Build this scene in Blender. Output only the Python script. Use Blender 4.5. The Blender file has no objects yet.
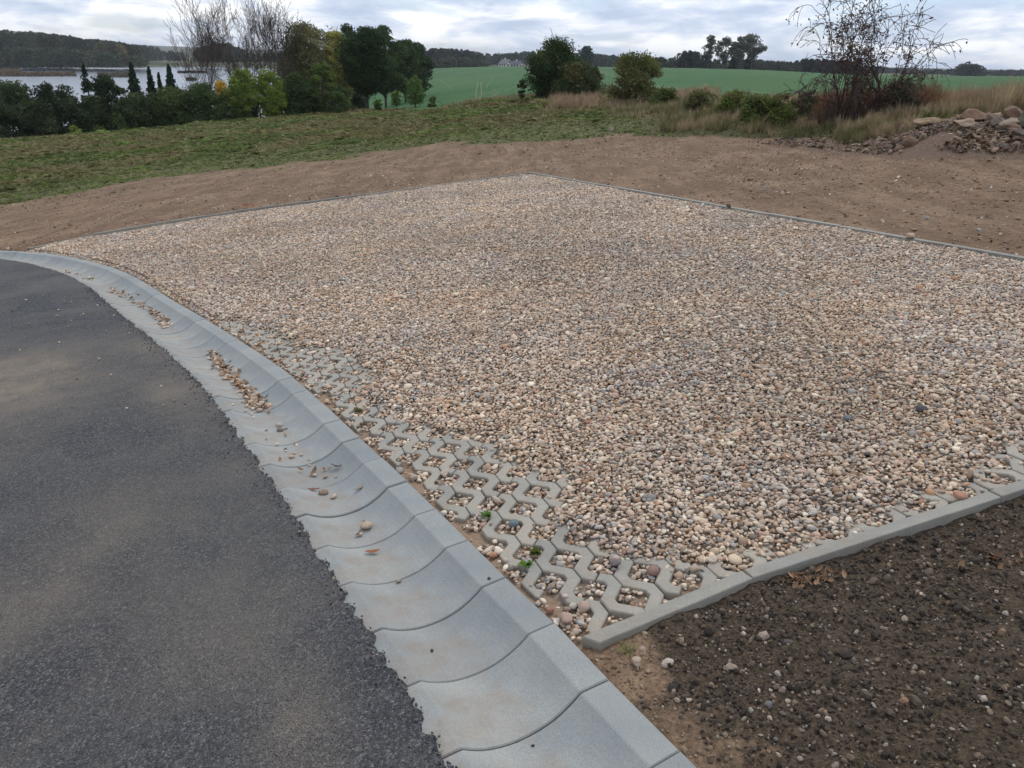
import bpy, math, random
import numpy as np
from mathutils import Matrix, Vector
rng=np.random.default_rng(7); random.seed(7)
sc=bpy.context.scene; COL=sc.collection
W_,H_=1024,768
# ------------------------------------------------------------------ camera frame and the sloping ground plane
F_PX=773.0; CAMH=1.35
def basis(pitch,roll):
    fw=np.array([0,math.cos(pitch),-math.sin(pitch)]); r=np.array([1.,0,0]); u=np.cross(r,fw)
    c,s=math.cos(roll),math.sin(roll); return c*r+s*u,-s*r+c*u,fw
ROLL=math.atan(.02); PITCH=math.atan(324/F_PX*math.cos(ROLL))
Rv,Uv,Fv=basis(PITCH,ROLL); C2W=np.array([Rv,Uv,-Fv]).T
def camray(u,v): return C2W@np.array([u-512,-(v-384),-F_PX],float)
_a=camray(512,95); _b=camray(612,86); NN=np.cross(_a,_b); NN/=np.linalg.norm(NN); NN*=np.sign(NN[2])
YL=np.array([0,1.,0])-NN[1]*NN; YL/=np.linalg.norm(YL); XL=np.cross(YL,NN)
CAMP=NN*CAMH
TL=Matrix([[XL[i],YL[i],NN[i],0] for i in range(3)]+[[0,0,0,1]])
def L(u,v,z=0.0):
    d=camray(u,v); t=(CAMH-z)/-(NN@d); p=d*t; return np.array([p@XL,p@YL])
def to_world(P): P=np.asarray(P,float); return P[...,0:1]*XL+P[...,1:2]*YL+P[...,2:3]*NN
def phi_u(u,v=100): d=camray(u,v); return math.atan2(d[0],d[1])
def slope_uv(u,v): d=camray(u,v); return d[2]/math.hypot(d[0],d[1])
# ------------------------------------------------------------------ noise
def _h(ix,iy,s):
    n=(ix.astype(np.int64)*374761393+iy.astype(np.int64)*668265263+s*2147483647)&0xffffffff
    n=((n^(n>>13))*1274126177)&0xffffffff; n=(n^(n>>16)); return (n&0xffffff)/float(0xffffff)
def vnoise(x,y,s=0):
    x=np.asarray(x,float);y=np.asarray(y,float); ix=np.floor(x);iy=np.floor(y); fx=x-ix;fy=y-iy
    fx=fx*fx*(3-2*fx);fy=fy*fy*(3-2*fy); ix=ix.astype(np.int64);iy=iy.astype(np.int64)
    a=_h(ix,iy,s);b=_h(ix+1,iy,s);c=_h(ix,iy+1,s);d=_h(ix+1,iy+1,s)
    return (a*(1-fx)+b*fx)*(1-fy)+(c*(1-fx)+d*fx)*fy
def fbm(x,y,o=4,s=0,g=.5):
    t=0;a=1;m=0
    for i in range(o):
        t=t+a*vnoise(x*2**i+17.3*i,y*2**i-9.1*i,s+i*13); m+=a;a*=g
    return t/m
def sstep(a,b,x): t=np.clip((x-a)/(b-a),0,1); return t*t*(3-2*t)
# ------------------------------------------------------------------ object helpers
def tag(o,label=None,cat=None,group=None,kind=None):
    for k,v in (('label',label),('category',cat),('group',group),('kind',kind)):
        if v: o[k]=v
    return o
def make_mesh(name,V,Fc,mats=(),smooth=False,attrs=None):
    """Fc: (n,k) int array of equal-size faces, or list of mixed faces"""
    me=bpy.data.meshes.new(name); V=np.asarray(V,np.float32)
    if isinstance(Fc,np.ndarray) and Fc.ndim==2:
        n,k=Fc.shape; me.vertices.add(len(V)); me.vertices.foreach_set('co',V.ravel())
        me.loops.add(n*k); me.loops.foreach_set('vertex_index',Fc.astype(np.int32).ravel())
        me.polygons.add(n); me.polygons.foreach_set('loop_start',np.arange(0,n*k,k,dtype=np.int32))
        me.polygons.foreach_set('loop_total',np.full(n,k,np.int32)); me.update(calc_edges=True)
    else: me.from_pydata([tuple(v) for v in V.tolist()],[],[tuple(int(i) for i in f) for f in Fc]); me.update()
    for m in mats: me.materials.append(m)
    if smooth and len(me.polygons): me.polygons.foreach_set('use_smooth',np.ones(len(me.polygons),bool))
    for nm,(typ,arr) in (attrs or {}).items():
        a=me.attributes.new(nm,typ,'POINT'); arr=np.asarray(arr)
        key={'FLOAT_COLOR':'color','FLOAT_VECTOR':'vector','INT':'value','FLOAT':'value'}[typ]
        a.data.foreach_set(key,arr.astype(np.int32 if typ=='INT' else np.float32).ravel())
    return me
def obj(name,me,parent=None,M=None):
    o=bpy.data.objects.new(name,me); COL.objects.link(o)
    if parent is not None: o.parent=parent
    if M is not None: o.matrix_basis=M
    return o
def at_local(x,y,z=0,rz=0): return TL@Matrix.Translation((x,y,z))@Matrix.Rotation(rz,4,'Z')
def col4(c): c=np.asarray(c,float); return np.concatenate([c,np.ones((len(c),1))],1)
# ------------------------------------------------------------------ materials
class NT:
    def __init__(s,name):
        s.m=bpy.data.materials.new(name); s.m.use_nodes=True; s.t=s.m.node_tree; s.n=s.t.nodes; s.p=s.n['Principled BSDF']
        s.p.inputs['Roughness'].default_value=.85; s.p.inputs['Specular IOR Level'].default_value=.3
    def new(s,ty,**k):
        n=s.n.new(ty)
        for a,b in k.items():
            if a in n.inputs.keys() if isinstance(a,str) else False: pass
            setattr(n,a,b)
        return n
    def link(s,a,b): s.t.links.new(a,b)
    def coord(s,kind='Object'):
        if not hasattr(s,'_tc'): s._tc=s.n.new('ShaderNodeTexCoord')
        return s._tc.outputs[kind]
    def mapping(s,src,scale=(1,1,1),rot=(0,0,0)):
        m=s.n.new('ShaderNodeMapping'); m.inputs['Scale'].default_value=scale; m.inputs['Rotation'].default_value=rot; s.link(src,m.inputs[0]); return m.outputs[0]
    def noise(s,scale,detail=4,rough=.55,src=None,out='Fac'):
        n=s.n.new('ShaderNodeTexNoise'); n.inputs['Scale'].default_value=scale; n.inputs['Detail'].default_value=detail; n.inputs['Roughness'].default_value=rough
        s.link(src if src is not None else s.coord(),n.inputs['Vector']); return n.outputs[out]
    def voro(s,scale,feature='F1',src=None,out='Distance',rand=1):
        n=s.n.new('ShaderNodeTexVoronoi'); n.feature=feature; n.inputs['Scale'].default_value=scale; n.inputs['Randomness'].default_value=rand
        s.link(src if src is not None else s.coord(),n.inputs['Vector']); return n.outputs[out]
    def ramp(s,fac,stops):
        n=s.n.new('ShaderNodeValToRGB'); e=n.color_ramp.elements
        while len(e)<len(stops): e.new(.5)
        for i,(p,c) in enumerate(stops):
            e[i].position=p; e[i].color=(c,c,c,1) if isinstance(c,(int,float)) else (*c,1)
        s.link(fac,n.inputs[0]); return n.outputs[0]
    def mix(s,fac,a,b,mode='MIX'):
        n=s.n.new('ShaderNodeMix'); n.data_type='RGBA'; n.blend_type=mode
        for v,i in ((fac,0),(a,6),(b,7)):
            if isinstance(v,(int,float)): n.inputs[i].default_value=v if i==0 else (v,v,v,1)
            elif isinstance(v,tuple): n.inputs[i].default_value=(*v,1)
            else: s.link(v,n.inputs[i])
        return n.outputs[2]
    def math(s,op,a,b=0.0,c=0.0):
        n=s.n.new('ShaderNodeMath'); n.operation=op
        for i,v in enumerate((a,b,c)):
            if isinstance(v,(int,float)): n.inputs[i].default_value=v
            else: s.link(v,n.inputs[i])
        return n.outputs[0]
    def attr(s,name,typ='GEOMETRY',out='Color'):
        n=s.n.new('ShaderNodeAttribute'); n.attribute_name=name; n.attribute_type=typ; return n.outputs[out]
    def bump(s,h,strength=.5,dist=.01,prev=None):
        n=s.n.new('ShaderNodeBump'); n.inputs['Strength'].default_value=strength; n.inputs['Distance'].default_value=dist; s.link(h,n.inputs['Height'])
        if prev is not None: s.link(prev,n.inputs['Normal'])
        s.link(n.outputs[0],s.p.inputs['Normal']); return n.outputs[0]
    def color(s,c): 
        if isinstance(c,tuple): s.p.inputs['Base Color'].default_value=(*c,1)
        else: s.link(c,s.p.inputs['Base Color'])
    def rough(s,r):
        if isinstance(r,(int,float)): s.p.inputs['Roughness'].default_value=r
        else: s.link(r,s.p.inputs['Roughness'])
def concrete(name,base,warm,dirt=.25,obj_tint=True):
    t=NT(name); big=t.noise(5,5,.6); fine=t.noise(260,3,.7); spk=t.voro(330)
    c=t.mix(t.ramp(big,[(.35,0.),(.68,1.)]),base,warm)
    if obj_tint:
        oi=t.n.new('ShaderNodeObjectInfo'); c=t.mix(1,c,t.ramp(oi.outputs['Random'],[(0,(.86,.87,.88)),(.5,(1,1,1)),(1,(1.07,1.05,1.02))]),'MULTIPLY')
    c=t.mix(.75,c,t.ramp(fine,[(.3,.72),(.5,1.),(.72,1.22)]),'MULTIPLY')
    c=t.mix(t.ramp(spk,[(.0,.7),(.13,0.)]),c,(.62,.6,.55)); sp2=t.voro(210,src=t.mapping(t.coord(),(1.1,1,1),(0,0,.5)))
    c=t.mix(t.ramp(sp2,[(.0,.85),(.12,0.)]),c,(.10,.09,.08)); ed_=t.noise(.9,3,.5); c=t.mix(.55,c,t.ramp(ed_,[(.3,.8),(.7,1.15)]),'MULTIPLY')
    st=t.noise(2.3,6,.7,src=t.mapping(t.coord(),(1,1,1),(.3,.2,.9)))
    c=t.mix(t.math('MULTIPLY',t.ramp(st,[(.5,0.),(.7,1.)]),dirt),c,(.23,.165,.11))
    t.color(c); t.rough(.8); b=t.bump(fine,.35,.002); t.bump(big,.3,.004,b); return t.m
M_GUT=concrete('gutter_concrete',(.255,.280,.285),(.325,.330,.312),.65)
M_PAV=concrete('paver_concrete',(.285,.275,.245),(.36,.335,.285),.7)
M_KERB=concrete('kerb_concrete',(.245,.243,.225),(.31,.295,.255),.8)
def mat_pebble():
    t=NT('pebble_stone'); a=t.attr('col','INSTANCER'); n=t.noise(90,4,.6,src=t.coord('Object')); 
    t.color(t.mix(.8,a,t.ramp(n,[(.25,.62),(.5,1.),(.75,1.35)]),'MULTIPLY')); t.rough(.75); t.bump(n,.25,.002); return t.m
M_PEB=mat_pebble()
def mat_rock(name,c1,c2,sc_=3):
    t=NT(name); n=t.noise(sc_,6,.65); n2=t.noise(sc_*14,3,.7)
    c=t.mix(t.ramp(n,[(.32,0.),(.66,1.)]),c1,c2); t.color(t.mix(.6,c,t.ramp(n2,[(.25,.6),(.5,1.),(.75,1.3)]),'MULTIPLY')); t.rough(.88); t.bump(n2,.5,.02); return t.m
def mat_foliage(name,base,var=(.7,1.4),inst=False,trans=.25):
    t=NT(name); a=t.attr('col','INSTANCER' if inst else 'GEOMETRY')
    c=t.mix(1,a,base,'MULTIPLY'); t.color(c); t.rough(.75); t.p.inputs['Specular IOR Level'].default_value=.12
    tr=t.n.new('ShaderNodeBsdfTranslucent'); t.link(c,tr.inputs[0]); mx=t.n.new('ShaderNodeMixShader'); mx.inputs[0].default_value=trans
    out=t.n['Material Output']; t.link(t.p.outputs[0],mx.inputs[1]); t.link(tr.outputs[0],mx.inputs[2]); t.link(mx.outputs[0],out.inputs[0]); return t.m
M_LEAF=mat_foliage('leaves',(1.,1.,1.))
M_BLADE=mat_foliage('grass_blades',(1.,1.,1.),inst=True,trans=.3)
def mat_bark(name,c):
    t=NT(name); n=t.noise(8,5,.7); t.color(t.mix(.7,c,t.ramp(n,[(.3,.6),(.7,1.5)]),'MULTIPLY')); return t.m
M_BARK=mat_bark('bark',(.075,.06,.05)); M_BARKG=mat_bark('bark_grey',(.13,.12,.115)); M_TWIG=mat_bark('twig_bark',(.07,.045,.04))
# ------------------------------------------------------------------ scatter (one object; copies made by geometry nodes)
def scatter(name,pts,rot,scl,col,idx,protos,mat,base=None,smooth=True,M=None,extra=None):
    """protos: list of (V,F). base: optional (V,F,col) plain surface that is part of the same object."""
    V=[np.asarray(pts,float)]; n0=len(pts); Fs=[]; pid=[np.full(n0,-1)]; off=n0
    for k,(pv,pf) in enumerate(protos):
        V.append(np.asarray(pv,float)); Fs+= [tuple(int(i)+off for i in f) for f in pf]; pid.append(np.full(len(pv),k)); off+=len(pv)
    V=np.concatenate(V); pid=np.concatenate(pid); n=len(V)
    def ext(a,w): 
        z=np.zeros((n,w)); z[:n0]=a; return z
    me=bpy.data.meshes.new(name); me.from_pydata([tuple(v) for v in V.tolist()],[],Fs); me.update(); me.materials.append(mat)
    if smooth: me.polygons.foreach_set('use_smooth',np.ones(len(me.polygons),bool))
    def A(nm,ty,key,arr,dt=np.float32):
        a=me.attributes.new(nm,ty,'POINT'); a.data.foreach_set(key,np.asarray(arr,dt).ravel())
    A('rot','FLOAT_VECTOR','vector',ext(rot,3)); A('scl','FLOAT_VECTOR','vector',ext(scl,3)); A('col','FLOAT_COLOR','color',ext(col4(col),4))
    ii=np.zeros(n); ii[:n0]=idx; A('vi','INT','value',ii,np.int32); A('pid','INT','value',pid,np.int32)
    o=obj(name,me,M=M)
    ng=bpy.data.node_groups.new(name+'_nodes','GeometryNodeTree'); ng.interface.new_socket('Geometry',in_out='INPUT',socket_type='NodeSocketGeometry'); ng.interface.new_socket('Geometry',in_out='OUTPUT',socket_type='NodeSocketGeometry')
    N=ng.nodes; K=ng.links; gi=N.new('NodeGroupInput'); go=N.new('NodeGroupOutput')
    def named(nm,ty):
        a=N.new('GeometryNodeInputNamedAttribute'); a.data_type=ty; a.inputs['Name'].default_value=nm; return a.outputs['Attribute']
    def sel(k):
        c=N.new('FunctionNodeCompare'); c.data_type='INT'; c.operation='EQUAL'; K.new(named('pid','INT'),c.inputs[2]); c.inputs[3].default_value=k
        s=N.new('GeometryNodeSeparateGeometry'); s.domain='POINT'; K.new(gi.outputs[0],s.inputs['Geometry']); K.new(c.outputs[0],s.inputs['Selection']); return s.outputs['Selection']
    g2i=N.new('GeometryNodeGeometryToInstance')
    for k in reversed(range(len(protos))): K.new(sel(k),g2i.inputs[0])
    iop=N.new('GeometryNodeInstanceOnPoints'); K.new(sel(-1),iop.inputs['Points']); K.new(g2i.outputs[0],iop.inputs['Instance'])
    iop.inputs['Pick Instance'].default_value=True; K.new(named('vi','INT'),iop.inputs['Instance Index'])
    e2r=N.new('FunctionNodeEulerToRotation'); K.new(named('rot','FLOAT_VECTOR'),e2r.inputs[0]); K.new(e2r.outputs[0],iop.inputs['Rotation']); K.new(named('scl','FLOAT_VECTOR'),iop.inputs['Scale'])
    K.new(iop.outputs[0],go.inputs[0])
    m=o.modifiers.new('copies','NODES'); m.node_group=ng; return o
def ico(sub):
    import bmesh
    b=bmesh.new(); bmesh.ops.create_icosphere(b,subdivisions=sub,radius=1); V=np.array([v.co[:] for v in b.verts]); Fc=[[v.index for v in f.verts] for f in b.faces]; b.free(); return V,np.array(Fc)
def n3(P,s,sc_): return (vnoise(P[:,0]*sc_+P[:,2]*1.7*sc_+50,P[:,1]*sc_-P[:,2]*1.3*sc_+50,s)-.5)*2
def stone_proto(seed,sub=2,angular=0.,squash=(1,.8,.6)):
    V,Fc=ico(sub); r=np.random.default_rng(seed)
    if angular>0:
        for _ in range(9):
            d=r.normal(size=3); d/=np.linalg.norm(d); h=r.uniform(.55,.8); k=V@d; V=V-np.outer(np.clip(k-h,0,None)*angular,d)
    V=V*(1+.16*n3(V,seed,1.3)+.05*n3(V,seed+5,3.5))[:,None]; return V*np.array(squash),Fc
PEB=[stone_proto(i,2,.5*(i%2),(1,r_,q_)) for i,(r_,q_) in enumerate([(.8,.5),(.66,.42),(.9,.6),(.6,.5),(.82,.42),(.72,.55)])]
PEBC=np.array([(.52,.41,.315),(.60,.51,.41),(.47,.34,.265),(.38,.36,.34),(.27,.265,.25),(.66,.60,.49),(.33,.22,.14),(.42,.25,.155),(.17,.14,.12),(.54,.45,.365),(.41,.32,.25),(.31,.235,.18)])
PEBW=np.array([.17,.14,.11,.08,.055,.06,.06,.025,.035,.13,.09,.05]); PEBW/=PEBW.sum()
def peb_cols(n,bright=1.,pal=None,w=None):
    pal=PEBC if pal is None else pal; w=PEBW if w is None else w
    c=pal[rng.choice(len(pal),n,p=w)]*rng.uniform(.75,1.2,(n,1))*bright; return np.clip(c*np.array([1.01,.975,.93]),0,.9)
# ------------------------------------------------------------------ near layout in local plane coordinates
def catmull(P,n=14):
    P=np.asarray(P,float); out=[]
    for i in range(len(P)-1):
        p0=P[max(i-1,0)];p1=P[i];p2=P[i+1];p3=P[min(i+2,len(P)-1)]
        for t in np.linspace(0,1,n,endpoint=False): out.append(.5*((2*p1)+(-p0+p2)*t+(2*p0-5*p1+4*p2-p3)*t*t+(-p0+3*p1-3*p2+p3)*t**3))
    out.append(P[-1]); return np.array(out)
def arclen(P): return np.concatenate([[0],np.cumsum(np.linalg.norm(np.diff(P,axis=0),axis=1))])
def along(P,s):
    a=arclen(P); s=np.asarray(s,float); return np.stack([np.interp(s,a,P[:,0]),np.interp(s,a,P[:,1])],-1)
gr=[(-16,13.6),(-12,12.6),(-9.5,11.6),(-7.05,10.16),(-5.71,9.26),(-4.27,7.86),(-2.9,6.08),(-2.12,5.05),(-1.42,4.07),(-.85,3.15),(-.44,2.47),(-.17,2.0),(-.03,1.77),(.10,1.53),(.21,1.33),(.27,1.24),(.37,1.05),(.54,.68),(.67,.3),(.78,-.2),(.84,-.9),(.86,-1.8)]
GR=catmull(gr); GA=arclen(GR); GW=.47
def gtan(s): d=along(GR,s+.15)-along(GR,s-.15); return d/np.linalg.norm(d,axis=-1,keepdims=True)
def gleft(s,w=GW): t=gtan(s); return along(GR,s)+np.stack([t[...,1],-t[...,0]],-1)*w
def dist_poly(P,Q,signed=False):
    """distance from points P (n,2) to polyline Q; also arclength & side"""
    best=np.full(len(P),1e9); side=np.zeros(len(P)); ss=np.zeros(len(P)); a=arclen(Q)
    for i in range(len(Q)-1):
        p=Q[i]; d=Q[i+1]-p; l2=d@d; w=P-p; t=np.clip((w@d)/l2,0,1); e=w-t[:,None]*d; r=np.hypot(e[:,0],e[:,1]); m=r<best
        best[m]=r[m]; side[m]=np.sign(d[0]*w[m,1]-d[1]*w[m,0]); ss[m]=a[i]+t[m]*math.sqrt(l2)
    return best,side,ss
def inside(P,Q):
    c=np.zeros(len(P),bool); x,y=P[:,0],P[:,1]; j=len(Q)-1
    for i in range(len(Q)):
        xi,yi=Q[i];xj,yj=Q[j]
        if yi!=yj: c^=((yi>y)!=(yj>y))&(x<(xj-xi)*(y-yi)/(yj-yi)+xi)
        j=i
    return c
K0=L(590,643);K1=L(748,577);K2=L(995,497); CRN=np.array([4.1,3.25]); CF=L(530,173)
KB=np.array([L(29,249),L(45,243.5),L(84,237.5),L(117,232),L(176,222),L(250,211),L(328,200.5),L(400,191),L(466,181.5),CF]); KB=catmull(KB,6)
KFRONT=np.array([K0,K1,K2,CRN]); KRIGHT=np.array([CF,CRN])
# bed polygon
s_near=dist_poly(K0[None],GR)[2][0]; s_far=dist_poly(KB[:1],GR)[2][0]
BED=np.concatenate([along(GR,np.linspace(s_far,s_near,120)),KFRONT,KB[::-1]])
# ------------------------------------------------------------------ terrain heights (polar profiles)
def P_(u,*k): return (u,k)
cols=[ # u, plane until D, knots (D, ('v',row) or z)
(-1500,25,[(60,-4.5),(110,-7.2),(600,-8),(3000,8)]),
(-300,25,[(50,-4.9),(75,-7),(110,-8.8),(600,-8.8),(650,-7),(1000,-3),(3000,24)]),
(0,25,[(50,'138'),(70,-7),(100,-8.6),(560,-8.8),(640,-7),(1000,-3),(3000,24)]),
(100,26,[(52,'131'),(72,-6.9),(100,-8.6),(560,-8.8),(640,-7),(1000,-3),(3000,27)]),
(200,26,[(55,'122'),(76,-6.8),(105,-8.6),(620,-8.8),(700,-7),(1000,-3),(3000,22)]),
(270,26,[(57,'116'),(78,-6),(110,-8),(180,-8.4),(620,-8.5),(700,-6),(3000,18)]),
(340,24,[(60,'110'),(85,-4.6),(150,'96'),(420,'70'),(600,-6),(3000,12)]),
(400,22,[(60,'107'),(80,'105'),(200,'85'),(420,'70'),(600,-5),(3000,12)]),
(480,20,[(45,'102'),(60,'99'),(200,'79'),(430,'66.5'),(520,-4),(3000,12)]),
(560,19,[(38,'98'),(50,'95'),(200,'79'),(430,'66'),(520,-4),(3000,10)]),
(650,18,[(27,'112'),(34,'104'),(44,'97'),(100,'84'),(300,'67.5'),(420,'67.3'),(600,-3),(3000,5)]),
(750,17,[(20,'120'),(23,'108'),(27,'100'),(60,'84'),(300,'69.5'),(600,-3),(3000,3)]),
(850,13.5,[(16.5,'126'),(18.5,'114'),(21,'104'),(26,'100'),(50,'86'),(280,'75.0'),(450,-3),(3000,2)]),
(950,10.5,[(12.5,'140'),(14.5,'128'),(17,'110'),(20,'103'),(50,'86'),(280,'76'),(450,-3),(3000,2)]),
(1024,10,[(12,'143'),(14,'128'),(16.5,'110'),(19,'102'),(50,'85'),(280,'76.5'),(450,-3),(3000,2)]),
(1300,10,[(12,'138'),(14,'122'),(16.5,'106'),(19,'98'),(50,'88'),(280,'82'),(450,-3),(3000,2)]),
(2600,10,[(50,0.6),(280,0.),(3000,0)])]
ph=np.array([phi_u(c[0]) for c in cols]); LD=np.linspace(math.log(.5),math.log(4200),420); PF=[]
for u,D0,kn in cols:
    p=phi_u(u); sx,cy=math.sin(p),math.cos(p)
    zs=lambda D: -(NN[0]*sx+NN[1]*cy)/NN[2]*D
    Ds=list(np.linspace(.4,D0,30)); Zs=[zs(d) for d in Ds]
    for D,z in kn: Ds.append(D); Zs.append(CAMP[2]+D*slope_uv(u,float(z)) if isinstance(z,str) else z)
    Ds.append(4300); Zs.append(Zs[-1]); PF.append(np.interp(np.exp(LD),Ds,Zs))
PF=np.array(PF); pg=np.linspace(ph[0],ph[-1],260); PG=np.stack([np.interp(pg,ph,PF[:,j]) for j in range(len(LD))],1)
ker=np.array([1,4,6,4,1])/16.
for _ in range(2):
    Q=np.pad(PG,((0,0),(2,2)),mode='edge'); PG=sum(ker[k]*Q[:,k:k+PG.shape[1]] for k in range(5))
    Q=np.pad(PG,((2,2),(0,0)),mode='edge'); PG=sum(ker[k]*Q[k:k+PG.shape[0]] for k in range(5))
def ground_base(x,y):
    """world z of the big land form, offset camera foot aside"""
    x=np.asarray(x,float)-CAMP[0];y=np.asarray(y,float)-CAMP[1]
    D=np.hypot(x,y); p=np.arctan2(x,y); a=np.clip((p-pg[0])/(pg[1]-pg[0]),0,len(pg)-1.001); b=np.clip((np.log(np.maximum(D,.51))-LD[0])/(LD[1]-LD[0]),0,len(LD)-1.001)
    i=a.astype(int);j=b.astype(int);fa=a-i;fb=b-j
    z=(PG[i,j]*(1-fb)+PG[i,j+1]*fb)*(1-fa)+(PG[i+1,j]*(1-fb)+PG[i+1,j+1]*fb)*fa
    zp=-(NN[0]*(x+CAMP[0])+NN[1]*(y+CAMP[1]))/NN[2]
    w=sstep(9,12,D); return z*w+zp*(1-w)
def to_local(x,y):
    z=-(NN[0]*x+NN[1]*y)/NN[2]; return np.stack([x*XL[0]+y*XL[1]+z*XL[2],x*YL[0]+y*YL[1]+z*YL[2]],-1)
# azimuth tables (pixel column -> distance) for the ground cover borders
def table(rows,plane=True):
    a=[];d=[]
    for u,v in rows:
        # march the ray to the land form
        r=camray(u,v); r=r/math.hypot(r[0],r[1]); Ds=np.exp(np.linspace(math.log(2),math.log(900),1500)); z=CAMP[2]+Ds*r[2]
        g=ground_base(CAMP[0]+Ds*r[0],CAMP[1]+Ds*r[1]); k=np.argmax(g>z); a.append(math.atan2(r[0],r[1])); d.append(Ds[k] if g[k]>z[k] else 900)
    return np.array(a),np.array(d)
T_GR=table([(-200,232),(0,207),(60,196),(110,186),(200,173),(300,161),(400,151),(470,144),(540,138),(620,133),(700,133),(760,137),(790,140),(850,141),(900,136),(960,132),(1024,128),(1200,128)])
T_FD=table([(340,104),(370,109),(430,108),(470,103),(520,97),(600,94),(650,97),(700,95),(750,97),(800,96),(900,98),(1024,98),(1200,98)])
T_RB=table([(740,137),(780,146),(850,151),(900,157),(960,157),(1024,156),(1200,158)])
def tab(T,p): return np.interp(p,T[0],T[1])
def polar(x,y): x=x-CAMP[0];y=y-CAMP[1]; return np.arctan2(x,y),np.hypot(x,y)
def masks(x,y):
    p,D=polar(x,y); wob=1+.10*(fbm(x*.35,y*.35,4,3)-.5)*2+.05*(fbm(x*1.5,y*1.5,3,9)-.5)
    g=sstep(.985,1.015,D/(tab(T_GR,p)*wob))
    fd=sstep(.98,1.02,D/(tab(T_FD,p)*(1+.03*(fbm(x*.1,y*.1,3,5)-.5))))*(p>phi_u(345))
    bank=sstep(phi_u(600),phi_u(690),p)*g
    return g,fd,bank
def ground_z(x,y):
    """world z with lumps, without the bed and gutter cut-outs"""
    z=ground_base(x,y); p,D=polar(x,y)
    z=z+(fbm(x*1.3,y*1.3,4,21)-.5)*.05*sstep(7,14,D)*sstep(400,100,D)+(fbm(x*.12,y*.12,3,22)-.5)*.8*sstep(25,60,D)*sstep(4000,300,D)*.6
    # rubble heap
    rb=np.exp(-((D-13.0)/1.6)**2)*sstep(phi_u(880),phi_u(960),p)*.22; z=z+rb
    return z
exec_parts=[]
# ------------------------------------------------------------------ the ground sheet
def soil_mask(Pl):
    """dark soil in front of the front kerb (local coords)"""
    q=K1-K0; q=q/np.linalg.norm(q); w=Pl-K0; side=q[0]*w[:,1]-q[1]*w[:,0]
    d,_,_=dist_poly(Pl,GR); wob=(fbm(Pl[:,0]*3,Pl[:,1]*3,4,31)-.5)*.35+(fbm(Pl[:,0]*14,Pl[:,1]*14,3,32)-.5)*.18
    yy=np.clip((1.7-Pl[:,1])/1.0,0,1)
    lim=.0+.0*yy
    m=sstep(lim-.09,lim+.16,d+wob*1.1+(fbm(Pl[:,0]*45,Pl[:,1]*45,3,35)-.5)*.16)
    t2=sstep(.12,.2,np.linalg.norm(Pl-(K0+np.array([.02,-.06])),axis=1)+wob*.5)
    return m*t2*((side<.02)&(Pl[:,0]<5.5))*sstep(5.5,4.6,Pl[:,0])
def near_offset(x,y):
    Pl=to_local(x,y); z=np.zeros(len(x)); near=(np.hypot(Pl[:,0],Pl[:,1])<22)
    so=np.zeros(len(x)); P=Pl[near]; zz=np.zeros(len(P))
    d,side,_=dist_poly(P,GR); inb=inside(P,BED)
    dk=dist_poly(P,KFRONT)[0]; q=K1-K0; w=P-K0; fs=(q[0]*w[:,1]-q[1]*w[:,0])
    s=soil_mask(P); so[near]=s
    lump=(fbm(P[:,0]*9,P[:,1]*9,4,41)-.5)*.03+(fbm(P[:,0]*40,P[:,1]*40,3,42)-.5)*.014
    dkk=np.minimum(dist_poly(P,KRIGHT)[0],dist_poly(P,KB)[0]); zz+= -.014+lump*.45*sstep(.0,.3,dkk)-.012*sstep(.12,.03,dkk)
    zz+= s*(.002+lump*.6)
    # ruts along the dirt strip beyond the far kerbs
    far=(~inb)&(P[:,1]>3.3)&(side>=0)
    ang=math.radians(-72); rx=P[:,0]*math.cos(ang+math.pi/2)+P[:,1]*math.sin(ang+math.pi/2)
    zz+= far*((fbm(rx*2.6,P[:,1]*.3,3,44)-.5)*.07*sstep(.15,.8,dist_poly(P,KRIGHT)[0]))
    road=(side<0)&(d>.025); zz[road]=-.13
    zz[inb]=-.10; z[near]=zz; return z,so,near
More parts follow.
